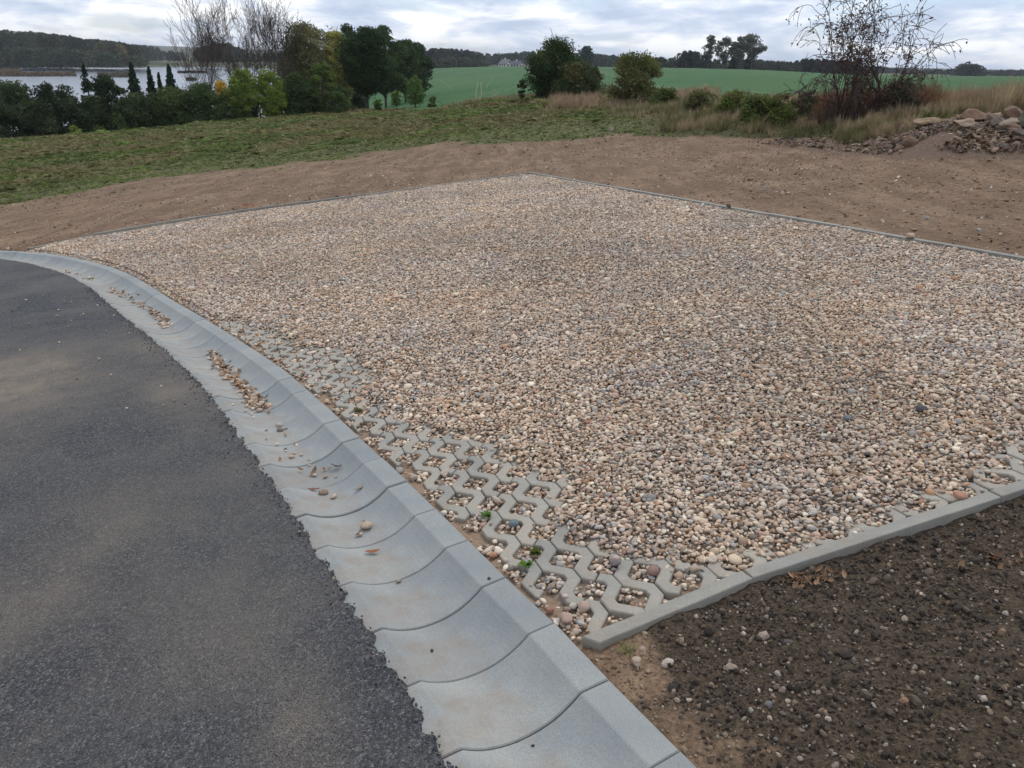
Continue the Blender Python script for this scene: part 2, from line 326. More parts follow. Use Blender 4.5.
def build_ground():
    ai=np.linspace(math.radians(-38),math.radians(38),860); ao=np.linspace(math.radians(38),math.radians(322),90)[1:-1]
    A=np.concatenate([ai,ao]); nA=len(A)
    R=np.concatenate([np.linspace(.02,.9,14)[:-1],np.exp(np.linspace(math.log(.9),math.log(26),760))[:-1],np.exp(np.linspace(math.log(26),math.log(4200),200))])
    nR=len(R); a,r=np.meshgrid(A,R,indexing='ij'); x=CAMP[0]+r*np.sin(a); y=CAMP[1]+r*np.cos(a); xf=x.ravel();yf=y.ravel()
    z=ground_z(xf,yf); off,so,near=near_offset(xf,yf); z=z+off
    g,fd,bk=masks(xf,yf); p,D=polar(xf,yf)
    rbm=sstep(phi_u(760),phi_u(830),p)*(D<tab(T_GR,p)*1.05)*(D>tab(T_RB,p)*.97)
    far=sstep(430,520,D)
    V=np.stack([xf,yf,z],1)
    i=np.arange(nA)[:,None]; j=np.arange(nR-1)[None,:]; i2=(i+1)%nA
    Fc=np.stack([i*nR+j,i2*nR+j,i2*nR+j+1,i*nR+j+1],-1).reshape(-1,4)[:,::-1]
    t=NT('ground_cover'); za=t.attr('zone'); zb=t.attr('zoneb')
    sa=t.n.new('ShaderNodeSeparateColor'); t.link(za,sa.inputs[0]); sb=t.n.new('ShaderNodeSeparateColor'); t.link(zb,sb.inputs[0])
    n1=t.noise(.9,6,.65); n2=t.noise(14,5,.65); n3_=t.noise(90,4,.7); nf=t.noise(.03,6,.6); v1=t.voro(45,out='Color'); v2=t.voro(120,out='Color')
    str_=t.noise(3.0,5,.6,src=t.mapping(t.coord(),(1.2,.22,1),(0,0,math.radians(70))))
    dirt=t.mix(t.ramp(n1,[(.35,0.),(.65,1.)]),(.165,.111,.071),(.250,.172,.112))
    dirt=t.mix(t.ramp(str_,[(.42,.0),(.62,.75)]),dirt,(.135,.084,.053))
    dirt=t.mix(.9,dirt,t.ramp(n2,[(.25,.6),(.5,1.),(.75,1.35)]),'MULTIPLY'); dirt=t.mix(.8,dirt,t.ramp(n3_,[(.3,.45),(.5,1.),(.7,1.55)]),'MULTIPLY')
    soil=t.mix(t.ramp(n3_,[(.35,0.),(.7,1.)]),(.032,.024,.017),(.115,.085,.058)); soil=t.mix(t.ramp(t.noise(3,5,.6),[(.5,.0),(.75,.5)]),soil,(.10,.075,.058))
    ng=t.noise(1.1,6,.7); grass=t.mix(t.ramp(ng,[(.35,0.),(.65,1.)]),(.065,.08,.026),(.15,.13,.06)); grass=t.mix(.7,grass,t.ramp(n2,[(.3,.6),(.7,1.4)]),'MULTIPLY')
    bank=t.mix(t.ramp(n1,[(.4,0.),(.6,1.)]),(.11,.085,.05),(.06,.06,.025))
    fa=t.noise(.05,5,.6,src=t.mapping(t.coord(),(1,.35,1),(0,0,.3))); fld=t.mix(t.ramp(fa,[(.38,0.),(.64,1.)]),(.034,.105,.034),(.056,.118,.040)); fld=t.mix(.5,fld,t.ramp(t.noise(1.2,5,.7),[(.3,.75),(.7,1.25)]),'MULTIPLY')
    # tramlines of the tractor: pairs of bare wheel tracks
    w=t.n.new('ShaderNodeTexWave'); w.inputs['Scale'].default_value=.021; w.inputs['Distortion'].default_value=1.2; w.inputs['Detail'].default_value=1; t.link(t.mapping(t.coord(),(1,1,1),(0,0,math.radians(4))),w.inputs['Vector'])
    fld=t.mix(t.ramp(w.outputs['Fac'],[(.970,0.),(.985,.55),(.993,.0)]),fld,(.17,.17,.10))
    farc=t.mix(t.ramp(nf,[(.4,0.),(.6,1.)]),(.05,.065,.03),(.13,.125,.07))
    bot=t.mix(t.ramp(n1,[(.4,0.),(.6,1.)]),(.04,.05,.02),(.09,.08,.045))
    rub=t.mix(n2,(.10,.065,.045),(.19,.135,.10))
    c=t.mix(sa.outputs[0],dirt,soil); c=t.mix(sb.outputs[0],c,rub); c=t.mix(sa.outputs[1],c,grass); c=t.mix(sb.outputs[1],c,bank); c=t.mix(sa.outputs[2],c,fld); c=t.mix(sb.outputs[2],c,farc)
    t.color(c); t.rough(.95); t.p.inputs['Specular IOR Level'].default_value=.15
    b=t.bump(n3_,.6,.008); b=t.bump(n2,.6,.03,b)
    low=sstep(-4.5,-6.0,z)*(D<430)
    za_=np.stack([so,g,fd*(1-low)],1); zb_=np.stack([rbm,bk*(1-fd),np.maximum(far,0)],1)
    me=make_mesh('ground',V,Fc,[t.m],True,{'zone':('FLOAT_COLOR',col4(za_)),'zoneb':('FLOAT_COLOR',col4(zb_))})
    tag(obj('ground',me),kind='structure')
build_ground()
# ------------------------------------------------------------------ asphalt road
def build_road():
    s=np.linspace(0,GA[-1],2600); E0=gleft(s,GW-.03); t=gtan(s); nrm=np.stack([t[:,1],-t[:,0]],-1)
    jag=(fbm(s*28,s*0,4,51)-.5)*.034+(vnoise(s*95,s*0,52)-.5)*.012
    offs=np.concatenate([[0,0,.004,.012],np.linspace(.03,.6,30),np.linspace(.7,6,30)]); zz=np.concatenate([[-.08,.0025,.010,.013],np.full(60,.013)])
    V=[]
    for o,z in zip(offs,zz):
        P=E0+nrm*(jag*(max(0,1-o/.3))+o)[:,None]; 
        zn=(fbm(P[:,0]*30,P[:,1]*30,3,53)-.5)*.005*(o>.003)+(fbm(P[:,0]*.8,P[:,1]*.8,3,54)-.5)*.03*min(1,o)
        V.append(np.stack([P[:,0],P[:,1],z+zn],1))
    V=np.concatenate(V); n=len(s); m=len(offs); i=np.arange(m-1)[:,None];j=np.arange(n-1)[None,:]
    Fc=np.stack([i*n+j,i*n+j+1,(i+1)*n+j+1,(i+1)*n+j],-1).reshape(-1,4)
    t=NT('asphalt'); ag=t.voro(190); ac=t.voro(190,out='Color'); a2=t.voro(95); n1=t.noise(1.3,6,.62); n2=t.noise(60,4,.7); n3_=t.noise(5,5,.65)
    bw=t.n.new('ShaderNodeRGBToBW'); t.link(ac,bw.inputs[0])
    c=t.ramp(bw.outputs[0],[(.1,(.018,.020,.026)),(.45,(.042,.045,.055)),(.72,(.085,.088,.098)),(.9,(.19,.19,.19))])
    c=t.mix(.8,c,t.ramp(n2,[(.3,.6),(.7,1.35)]),'MULTIPLY')
    c=t.mix(t.ramp(n1,[(.38,0.),(.70,.7)]),c,(.155,.143,.127)); c=t.mix(t.ramp(n3_,[(.52,0.),(.75,.4)]),c,(.15,.13,.108))
    st=t.noise(.55,4,.6,src=t.mapping(t.coord(),(1,1,1),(0,0,1.1))); c=t.mix(t.ramp(st,[(.60,0.),(.74,.8)]),c,(.24,.20,.15))
    du=t.attr('dust'); dn=t.noise(4,6,.7); c=t.mix(t.math('MULTIPLY',du,t.ramp(dn,[(.3,.25),(.6,1.)])),c,(.25,.205,.155))
    t.color(c); t.rough(.78); t.p.inputs['Specular IOR Level'].default_value=.35
    b=t.bump(t.math('SUBTRACT',1.,ag),.9,.008); b=t.bump(n2,.6,.005,b); t.bump(a2,.4,.008,b)
    def gs(u,v_,a,b,rot): 
        c0=L(u,v_); w=V[:,:2]-c0; ca,sa_=math.cos(rot),math.sin(rot); x=w[:,0]*ca+w[:,1]*sa_; y=-w[:,0]*sa_+w[:,1]*ca; return np.exp(-(x/a)**2-(y/b)**2)
    dust=1.5*gs(15,378,.55,.35,2.4)+.55*gs(-60,420,.8,.5,2.2)+.45*gs(170,395,.5,.16,2.3)+.5*gs(150,352,.6,.14,2.4)+.35*gs(110,520,.35,.2,2.)+.45*gs(30,610,.3,.25,1.8)+.3*gs(200,640,.25,.2,2)+.4*gs(300,740,.25,.1,2)
    o=obj('road',make_mesh('road',V,Fc,[t.m],False,{'dust':('FLOAT_COLOR',col4(np.repeat(np.clip(dust,0,1)[:,None],3,1)))}),M=TL); tag(o,kind='structure')
build_road()
# ------------------------------------------------------------------ trough gutter stones
NUM='first second third fourth fifth sixth seventh eighth ninth tenth eleventh twelfth thirteenth fourteenth fifteenth sixteenth seventeenth eighteenth nineteenth twentieth'.split()
def ordinal(n):
    if n<=20: return NUM[n-1]
    t,o=divmod(n,10); T={2:'twent',3:'thirt',4:'fort',5:'fift',6:'sixt',7:'sevent'}[t]
    return T+'ieth' if o==0 else T+'y-'+NUM[o-1]
ga=GW-.035
def gprof(w): # height across the trough, w = 0..GW from the paver side
    w=np.asarray(w,float); c=(w-.24)/.157; z=np.where(np.abs(c)<1,-.053*(1-np.abs(c)**2.2),0.); return z
sj0=dist_poly(L(606,675)[None],GR)[2][0]; STEP=.262
def gutter_stone(s0,s1,seed):
    r=np.random.default_rng(seed); g=.0019*r.uniform(.6,1.7)
    ws=np.unique(np.concatenate([[0,.004,.012,.070,.080],np.linspace(.085,.395,20),[.400,.41,GW-.004,GW]])); us=np.array([0,.010,.03,.2,.35,.5,.65,.8,.97,.990,1.])
    A0,A1=along(GR,s0),along(GR,s1); t0,t1=gtan(np.array([s0]))[0],gtan(np.array([s1]))[0]; n0=np.array([t0[1],-t0[0]]);n1=np.array([t1[1],-t1[0]])
    d=(A1-A0)/np.linalg.norm(A1-A0); skew=r.normal(0,.0015); dz=r.normal(0,.0014); V=[]
    for u in us:
        for w in ws:
            P=(A0+n0*w)*(1-u)+(A1+n1*w)*u; P=P+d*(g*(1-2*u))+d*skew*(w-.24)/.24*(1-2*u)
            z=float(gprof(w))+dz; e=min(w,GW-w); 
            if e<.003: z-=.006
            if u<.005 or u>.995: z-=.0035
            V.append((P[0],P[1],z))
    V=np.array(V); m=len(ws); n=len(us); c=V[:,:2].mean(0)
    V[:,2]+=(fbm(V[:,0]*20,V[:,1]*20,2,61)-.5)*.0016
    top=len(V); low=[]
    Fc=[(i*m+j,i*m+j+1,(i+1)*m+j+1,(i+1)*m+j) for i in range(n-1) for j in range(m-1)]
    ring=[i*m for i in range(n)]+[(n-1)*m+j for j in range(1,m)]+[i*m+m-1 for i in range(n-2,-1,-1)]+[j for j in range(m-2,0,-1)]
    B=V[ring].copy(); B[:,2]=-.115; V=np.concatenate([V,B]); k=len(ring)
    Fc+=[(ring[i],top+i,top+(i+1)%k,ring[(i+1)%k]) for i in range(k)]; Fc.append(tuple(top+i for i in range(k)))
    Fc=[f[::-1] for f in Fc]
    V[:,:2]-=c; V[:,2]+=.0
    me=make_mesh('gutter_stone',V,Fc,[M_GUT],False)
    for p in me.polygons: p.use_smooth = abs(p.normal.z)>.5 and False
    o=obj('gutter_stone',me,M=at_local(c[0],c[1],0)); return o
# joints from the near end: number stones by the joint order seen from the bottom of the photo
sj=sj0; 
while sj+STEP<GA[-1]-.1: sj+=STEP
js=[]
while sj>2.0: js.append(sj); sj-=STEP*(1+random.uniform(-.012,.012))
cnt=0
for k in range(len(js)-1):
    sa,sb=js[k+1],js[k]; mid=gleft(np.array([(sa+sb)/2]),.2)[0]; q=C2W.T@(to_world(np.array([mid[0],mid[1],0]))-CAMP)
    vis=False
    for e in (0,.1,.2,.3,.4,.45):
        for ss_ in (sa,(sa+sb)/2,sb):
            m_=gleft(np.array([ss_]),e)[0]; q=C2W.T@(to_world(np.array([m_[0],m_[1],0]))-CAMP)
            if q[2]<0 and -1<512-F_PX*q[0]/q[2]<1025 and 384+F_PX*q[1]/q[2]<769: vis=True
    if not vis and mid[1]>5: continue
    o=gutter_stone(sa,sb,300+k)
    if vis:
        cnt+=1; lab=f'{ordinal(cnt)} curved concrete gutter stone counting up from the bottom edge of the photo'
    else: lab='concrete gutter stone continuing out of the frame behind the viewer'
    tag(o,lab,'gutter stone','trough gutter stones curving between asphalt and gravel')
# mortar bed seen in the joints
def bed_strip():
    s=np.linspace(2,GA[-1],500); V=[]; ww=np.linspace(.005,GW-.005,12)
    for w in ww: P=gleft(s,w); V.append(np.stack([P[:,0],P[:,1],np.full(len(s),float(gprof(w))-.016)],1))
    V=np.concatenate(V); n=len(s); i=np.arange(len(ww)-1)[:,None]; j=np.arange(n-1)[None,:]
    t=NT('mortar'); t.color(t.mix(t.noise(40,4),(.05,.04,.032),(.13,.10,.075)))
    tag(obj('path_joint_mortar',make_mesh('path_joint_mortar',V,np.stack([i*n+j,i*n+j+1,(i+1)*n+j+1,(i+1)*n+j],-1).reshape(-1,4),[t.m]),M=TL),kind='structure')
bed_strip()
# ------------------------------------------------------------------ kerbs
def kerb(P,Q,w=.046,ztop=.012,seed=0,label='',group='',gap=.004,taper=False):
    r=np.random.default_rng(seed); c=(P+Q)/2; d=Q-P; l=np.linalg.norm(d); d/=l; h=l/2-gap/2; hw=w/2; b=.0032; V=[];dz=r.normal(0,.0015)
    sec=[(-hw,-.19),(-hw,ztop-b),(-hw+b*.4,ztop-b*.3),(-hw+b,ztop),(hw-b,ztop),(hw-b*.4,ztop-b*.3),(hw,ztop-b),(hw,-.19)]
    us=np.concatenate([[-h,-h+.003],np.linspace(-h+.02,h-.02,22),[h-.003,h]])
    for i,u in enumerate(us):
        e=(i in (0,len(us)-1))*.003
        for a,z in sec:
            V.append((u,a,z+dz-(e if z>0 else 0)))
    V=np.array(V); V[:,2]+=(vnoise(V[:,0]*9+seed*7,V[:,1]*30,5)-.5)*.0015; V[:,1]+=(vnoise(V[:,0]*14+seed,V[:,2]*9,6)-.5)*.0016
    if taper: V[:,0]=np.where(V[:,0]<-h+.01,V[:,0]+(-V[:,1])*.55,V[:,0])
    m=len(sec); n=len(us); Fc=[(i*m+j,(i+1)*m+j,(i+1)*m+(j+1)%m,i*m+(j+1)%m) for i in range(n-1) for j in range(m)]; Fc=[f[::-1] for f in Fc]
    Fc+=[tuple(range(m))[::-1],tuple((n-1)*m+j for j in range(m))]
    o=obj('kerb_stone',make_mesh('kerb_stone',V,[f[::-1] for f in Fc],[M_KERB]),M=at_local(c[0],c[1],0,math.atan2(d[1],d[0]))); tag(o,label,'kerb',group)
gk='edging kerb stones of the front edge'
kerb(K0,K1,seed=1,label='short front kerb stone with its free end beside the gutter',group=gk,taper=True,ztop=.010)
kerb(K1,K2,seed=2,label='full-length middle front kerb stone between gravel and dark soil',group=gk)
d_=CRN-K2; kl=np.linalg.norm(d_); kn=3
for i in range(kn): kerb(K2+d_*i/kn,K2+d_*(i+1)/kn,seed=3+i,label=['front kerb stone cut by the right edge of the photo','front kerb stone wholly past the right edge of the photo, middle one','front kerb stone at the right corner outside the photo'][i],group=gk)
d_=CRN-CF; kl=np.linalg.norm(d_); kn=int(kl/.97)
for i in range(kn): kerb(CF+d_*i/kn,CF+d_*(i+1)/kn,seed=20+i,ztop=.016,label=f'{ordinal(i+1)} pale kerb stone of the right-hand row counting from the far corner of the gravel',group='kerb stones of the right-hand row')
a_=arclen(KB); kn=int(a_[-1]/.97)
for i in range(kn):
    P,Q=along(KB,a_[-1]*(1-i/kn)),along(KB,a_[-1]*(1-(i+1)/kn)); kerb(P,Q,seed=40+i,ztop=.016+.018*sstep(1,4,i)*(i<kn-1),label=f'{ordinal(i+1)} kerb stone of the far left row counting from the far corner of the gravel',group='kerb stones of the far left row')
# ------------------------------------------------------------------ grid pavers
LT=.1255; TH0=math.radians(-23.5); E1=np.array([math.cos(TH0),math.sin(TH0)]); E2=np.array([-E1[1],E1[0]])
ORG=L(480+180/6.4,500+150/6.4)-(E1+E2)*LT/2   # a lattice node; holes are cell centres
PW=.039; PG_=.0025; PCH=.016; PTOP=-.010
def lat(P): w=P-ORG; return np.stack([w@E1,w@E2],-1)/LT
def on_paver(P,grow=0.):
    q=lat(P); f=np.abs(q-np.round(q)); # distance to nearest grid line
    h=PW/2/LT+grow/LT; line=(f[:,0]<h)|(f[:,1]<h); ch=(f[:,0]+f[:,1])<(2*PW/2+PCH)/LT+grow/LT
    return line|ch
EXP_PX=[(215,318),(250,326),(300,345),(345,352),(372,376),(352,392),(395,425),(430,432),(492,436),(500,462),(520,470),(560,480),(548,500),(562,520),(590,535),(620,560),(668,566),(690,548),(730,560),(800,545),(860,527),(930,507),(972,492),(985,468),(1005,452),(1030,445),(1060,425),(1100,470),(1024,486),(748,577),(590,643),(502,571),(431,502),(355,432),(288,373)]
EXPO=np.array([L(*p) for p in EXP_PX])
def expo(P):
    """>0 where pavers lie bare: metres inside the bare zone, with an uneven border"""
    ins=inside(P,EXPO); d,_,_=dist_poly(P,np.concatenate([EXPO,EXPO[:1]])); 
    return np.where(ins,d,-d)+(fbm(P[:,0]*7,P[:,1]*7,3,71)-.5)*.16+(fbm(P[:,0]*22,P[:,1]*22,2,72)-.5)*.05
INB=BED
def paver(k0,strip,legs,seed):
    """staircase strip: node (k, -k) + strip*(1,0); legs = number of half steps"""
    r=np.random.default_rng(seed); w=PW/2/LT; g=PG_/2/LT*1.4; c=PCH/LT; up=[];lo=[]
    # corner chain: nodes n_i alternate: horizontal leg from (a,b) to (a+1,b), then down to (a+1,b-1)
    a,b=k0+strip,-k0+0.0
    up.append((a+.5*0+.5,b+w)); lo.append((a+.5,b-w)); x,y=a,b; x0=x
    for i in range(legs):
        if i%2==0: # arriving at node (x+1,y) going right, turn down
            nx,ny=x+1,y
            up+= [(nx-w-g,ny+w),(nx+w,ny-w-g)]; lo+=[(nx-w-c,ny-w),(nx-w,ny-w-c)]
            ex=(nx,ny-.5); last=((nx+w,ny-.5),(nx-w,ny-.5)); x,y=nx,ny
        else: # arriving at (x,y-1) going down, turn right
            nx,ny=x,y-1
            up+=[(nx+w,ny+w+c),(nx+w+c,ny+w)]; lo+=[(nx-w,ny+w+g),(nx+w+g,ny-w)]
            last=((nx+.5,ny+w),(nx+.5,ny-w)); x,y=nx,ny
    up.append(last[0]); lo.append(last[1]); e=.0025/LT
    poly=np.array(up+lo[::-1]); 
    # shorten the two free ends a little for the joint
    poly[0,0]+=e;poly[-1,0]+=e
    i_=len(up)-1
    if legs%2==1: poly[i_,1]+=e; poly[i_+1,1]+=e
    else: poly[i_,0]-=e; poly[i_+1,0]-=e
    W=ORG+(poly[:,0:1]*E1+poly[:,1:2]*E2)*LT; cen=W.mean(0); return W,cen,r
import bmesh
def paver_obj(W,cen,r,label):
    th=.06; dz=r.normal(0,.0016); tx,ty=r.normal(0,.012,2); b=bmesh.new(); n=len(W)
    P=W-cen; P=P*(1-.0)  
    def z(p): return PTOP+dz+tx*p[0]+ty*p[1]
    # inset ring for a worn chamfered arris
    area=.5*np.sum(P[:,0]*np.roll(P[:,1],-1)-np.roll(P[:,0],-1)*P[:,1]); sg=1 if area>0 else -1
    d=np.roll(P,-1,0)-P; d/=np.linalg.norm(d,axis=1)[:,None]; nr=np.stack([-d[:,1],d[:,0]],1)*sg; nv=nr+np.roll(nr,1,0); nv/=np.maximum((nv*nr).sum(1),.5)[:,None]
    rings=[[b.verts.new((p[0],p[1],z(p)-zz)) for p in P+nv*q] for q,zz in ((0,th),(0,.0045),(.0018,.0012),(.0045,0))]
    for A,B in zip(rings[:-1],rings[1:]):
        for i in range(n): b.faces.new((A[i],A[(i+1)%n],B[(i+1)%n],B[i]))
    b.faces.new(rings[-1]); bmesh.ops.recalc_face_normals(b,faces=b.faces); me=bpy.data.meshes.new('grid_paver'); b.to_mesh(me); b.free(); me.materials.append(M_PAV)
    o=obj('grid_paver',me,M=at_local(cen[0],cen[1],0)); tag(o,label,'paver','zigzag grid pavers of the gravel bed'); return o
def clip_half(P,q,nn):
    d=(P-q)@nn; n=len(P); tr=sum((d[i]>0)!=(d[(i+1)%n]>0) for i in range(n))
    if tr==0: return P if d[0]>0 else None
    if tr!=2: return None
    out=[]
    for i in range(n):
        a,b=d[i],d[(i+1)%n]
        if a>0: out.append(P[i])
        if (a>0)!=(b>0): out.append(P[i]+(P[(i+1)%n]-P[i])*a/(a-b))
    o=[out[0]]
    for p in out[1:]:
        if np.linalg.norm(p-o[-1])>.006: o.append(p)
    if np.linalg.norm(o[0]-o[-1])<.006: o.pop()
    return np.array(o) if len(o)>3 else None
def clip_bed(W):
    c=W.mean(0)[None]; _,_,ss=dist_poly(c,GR); tt=gtan(ss)[0]; nn=np.array([-tt[1],tt[0]]); W2=clip_half(W,along(GR,ss)[0]+nn*.026,nn)
    if W2 is None: return None
    for a,b in ((K0,K1),(K1,K2),(K2,CRN)):
        d=(b-a)/np.linalg.norm(b-a); x=(c[0]-a)@d
        if (x<0 and a is not K0) or (x>np.linalg.norm(b-a) and b is not CRN): continue
        nk=np.array([-d[1],d[0]]); W2=clip_half(W2,a+nk*.026,nk)
        if W2 is None: return None
    if not (inside(W2,INB)).all() or dist_poly(W2,GR)[0].min()<.016: return None
    ar=.5*abs(np.sum(W2[:,0]*np.roll(W2[:,1],-1)-np.roll(W2[:,0],-1)*W2[:,1])); return W2 if ar>.0022 else None
npv=0
cand=[]
for st in range(-70,90):
    ph_=(st*2+random.choice([0,1]))%4
    for k in range(-60,60,2):
        cand.append((k+(0 if st%2 else 1),st))
placed=0
for k,st in cand:
    ctr=ORG+((k+st+1)*E1+(-k-1)*E2)*LT
    if abs(ctr[0])>9 or ctr[1]>9 or ctr[1]<1: continue
    # walk legs, keep the run of legs that lies inside the bed
    W,cen,r=paver(k,st,4,1000+placed)
    ins=inside(W,INB); dg=dist_poly(W,GR)[0]; dkf=dist_poly(W,KFRONT)[0]
    ex=expo(W)
    if ex.max()<-.02: continue
    good=ins&(dg>.028)
    if good.all() and dkf.min()>.024: legs=4; ks=k
    else:
        ok=None; got=None
        for kk,lg in ((k,4),(k,3),(k,2),(k+1,2),(k,1),(k+1,1)):
            Wc=clip_bed(paver(kk,st,lg,0)[0])
            if Wc is not None: got=Wc; break
        if got is not None:
            ex=expo(got)
            if ex.max()<-.02: continue
            dg=dist_poly(got,GR)[0]; dkf=dist_poly(got,KFRONT)[0]; placed+=1
            paver_obj(got,got.mean(0),r,'cut grey zigzag paver fitted against the front kerb' if dkf.min()<dg.min() else 'cut grey zigzag paver ending at the sandy edge beside the gutter'); continue
        for kk,lg in ((k,3),(k,2),(k+1,2),(k,1),(k+1,1)):
            W2,_,_=paver(kk,st,lg,0)
            if (inside(W2,INB)&(dist_poly(W2,GR)[0]>.024)).all() and (dist_poly(W2,KFRONT)[0]>.020).all(): ok=(kk,lg); break
        if ok is None:
            # cut piece tucked against the kerb: allow touching the kerb only
            continue
        W,cen,r=paver(ok[0],st,ok[1],1000+placed); legs=ok[1]; dg=dist_poly(W,GR)[0]; dkf=dist_poly(W,KFRONT)[0]; ex=expo(W)
        if ex.max()<-.02: continue
    placed+=1
    vis=ex.mean()
    if legs<4 and dkf.min()<dg.min(): lab='cut grey zigzag paver fitted against the front kerb'
    elif legs<4: lab='cut grey zigzag paver ending at the sandy edge beside the gutter'
    elif vis<.03: lab='grey zigzag grid paver half buried where the gravel begins'
    elif dkf.min()<.25: lab='bare whole zigzag grid paver close to the front kerb'
    else: lab='bare whole zigzag grid paver in the strip beside the gutter'
    paver_obj(W,cen,r,lab)
print('pavers',placed,'gutter',cnt)
# ------------------------------------------------------------------ gravel
def gz(P):
    """local height of the gravel surface in the bed"""
    e=expo(P); c=sstep(.03,-.10,e); z=-.022+(.022+.003)*c; z=z+(fbm(P[:,0]*1.2,P[:,1]*1.2,3,81)-.5)*.02*c+(fbm(P[:,0]*11,P[:,1]*11,2,82)-.5)*.010
    dg=dist_poly(P,GR)[0]; z=np.where(dg<.07,np.minimum(z,-.015+.006*(fbm(P[:,0]*20,P[:,1]*20,2,83)-.5)*2),z)
    dk=np.minimum(dist_poly(P,KFRONT)[0],np.minimum(dist_poly(P,KRIGHT)[0],dist_poly(P,KB)[0])); z=z-.016*sstep(.25,.03,dk)*c-.016*sstep(.22,.03,dist_poly(P,KB)[0])*c
    return z,e,dg
def grid_local(x0,x1,y0,y1,h):
    X,Y=np.meshgrid(np.arange(x0,x1,h),np.arange(y0,y1,h)); return np.stack([X.ravel(),Y.ravel()],1)
def build_gravel_bed():
    Vs=[];Fs=[];off=0
    for (x0,x1,y0,y1,h,sel) in ((-3.2,4.4,1.3,5.0,.018,0),(-7.6,4.4,5.0,14.9,.06,1),(-7.6,-3.2,1.3,5.0,.06,1)):
        nx=int((x1-x0)/h)+1; ny=int((y1-y0)/h)+1; X,Y=np.meshgrid(x0+np.arange(nx)*h,y0+np.arange(ny)*h); P=np.stack([X.ravel(),Y.ravel()],1)
        ins=inside(P,BED)|(dist_poly(P,BED)[0]<h*1.2); z,e,dg=gz(P); z=z-.006+.0*e
        i=np.arange(ny-1)[:,None];j=np.arange(nx-1)[None,:]; q=np.stack([i*nx+j,i*nx+j+1,(i+1)*nx+j+1,(i+1)*nx+j],-1).reshape(-1,4); q=q[ins[q].all(1)]
        Vs.append(np.stack([P[:,0],P[:,1],z],1)); Fs.append(q+off); off+=len(P)
    V=np.concatenate(Vs); Fc=np.concatenate(Fs); e=expo(V[:,:2]); dg=dist_poly(V[:,:2],GR)[0]
    sand=np.maximum(sstep(.10,.05,dg),sstep(.0,.06,e)*sstep(.42,.55,fbm(V[:,0]*6,V[:,1]*6,2,85)))
    t=NT('gravel_bed'); a=t.attr('sand'); n=t.noise(130,4,.7); v=t.voro(60,out='Color'); vd=t.voro(60)
    bw=t.n.new('ShaderNodeRGBToBW'); t.link(v,bw.inputs[0])
    g=t.ramp(bw.outputs[0],[(.1,(.09,.07,.055)),(.45,(.21,.16,.12)),(.7,(.30,.24,.19)),(.9,(.19,.18,.17))])
    s=t.mix(n,(.20,.135,.09),(.33,.235,.16)); t.color(t.mix(a,g,s)); b=t.bump(t.math('SUBTRACT',1.,vd),.6,.01); t.bump(n,.5,.004,b)
    o=obj('gravel_bed',make_mesh('gravel_bed',V,Fc,[t.m],True,{'sand':('FLOAT_COLOR',col4(np.repeat(sand[:,None],3,1)))}),M=TL); tag(o,'packed bed of sand and fine grit under the gravel','gravel bed',kind='stuff')
build_gravel_bed()
def build_gravel():
    parts=[]
    for y0,y1,h in ((1.3,3.2,.0128),(3.2,5.5,.0142),(5.5,8.5,.0170),(8.5,14.9,.021)):
        P=grid_local(-7.6 if y0>5 else -3.6,4.4,y0,y1,h); P=P+rng.uniform(-.5,.5,P.shape)*h
        P=P[inside(P,BED)]; 
        # only what the photo could show or its neighbourhood
        parts.append(np.concatenate([P,np.full((len(P),1),h)],1))
    A=np.concatenate(parts); P=A[:,:2]; z,e,dg=gz(P); dk=np.minimum(dist_poly(P,KFRONT)[0],np.minimum(dist_poly(P,KRIGHT)[0],dist_poly(P,KB)[0]))
    bare=e>-.03; onp=on_paver(P,.004)
    keep=(dk>.036)&(dg>.014)&(~(bare&onp)|(rng.random(len(P))<.035*sstep(.12,-.03,e)+.15*sstep(.03,-.03,e)))&(rng.random(len(P))<np.where(dg<.06,.8,1)*np.where(e>.1,.62,1))
    P=P[keep];z=z[keep];e=e[keep];h=A[keep,2];bare=bare[keep];onp=onp[keep]
    n=len(P); size=rng.lognormal(math.log(.0080),.30,n)*(h/.0128)**.6; size=np.clip(size,.0036,.020)
    zt=np.where(bare&onp,PTOP+size*.35,z+rng.uniform(-.004,.006,n)+size*.15)
    c=sstep(.03,-.10,e); zt=zt+c*rng.uniform(0,.006,n)
    tone=fbm(P[:,0]*.9,P[:,1]*.9,3,91)
    colr=peb_cols(n,1.0)*(.80+.42*tone[:,None])*(1+np.array([.03,0,-.05])[None]*(fbm(P[:,0]*2.5,P[:,1]*2.5,3,92)[:,None]-.5)*4)
    print('pebbles',n)
    S=np.stack([size,size,size],1)*rng.uniform(.85,1.2,(n,3)); R=np.stack([rng.normal(0,.35,n),rng.normal(0,.35,n),rng.uniform(0,6.28,n)],1)
    # a second, sparser scatter of bigger stones on top
    m=(rng.random(n)<.02); S[m]*=rng.uniform(1.3,1.8,(m.sum(),1))
    o=scatter('gravel',np.stack([P[:,0],P[:,1],zt],1),R,S,colr,rng.integers(0,len(PEB),n),PEB,M_PEB,M=TL)
    tag(o,'loose tan, grey and pinkish pebbles spread over the parking bed','gravel',kind='stuff')
build_gravel()
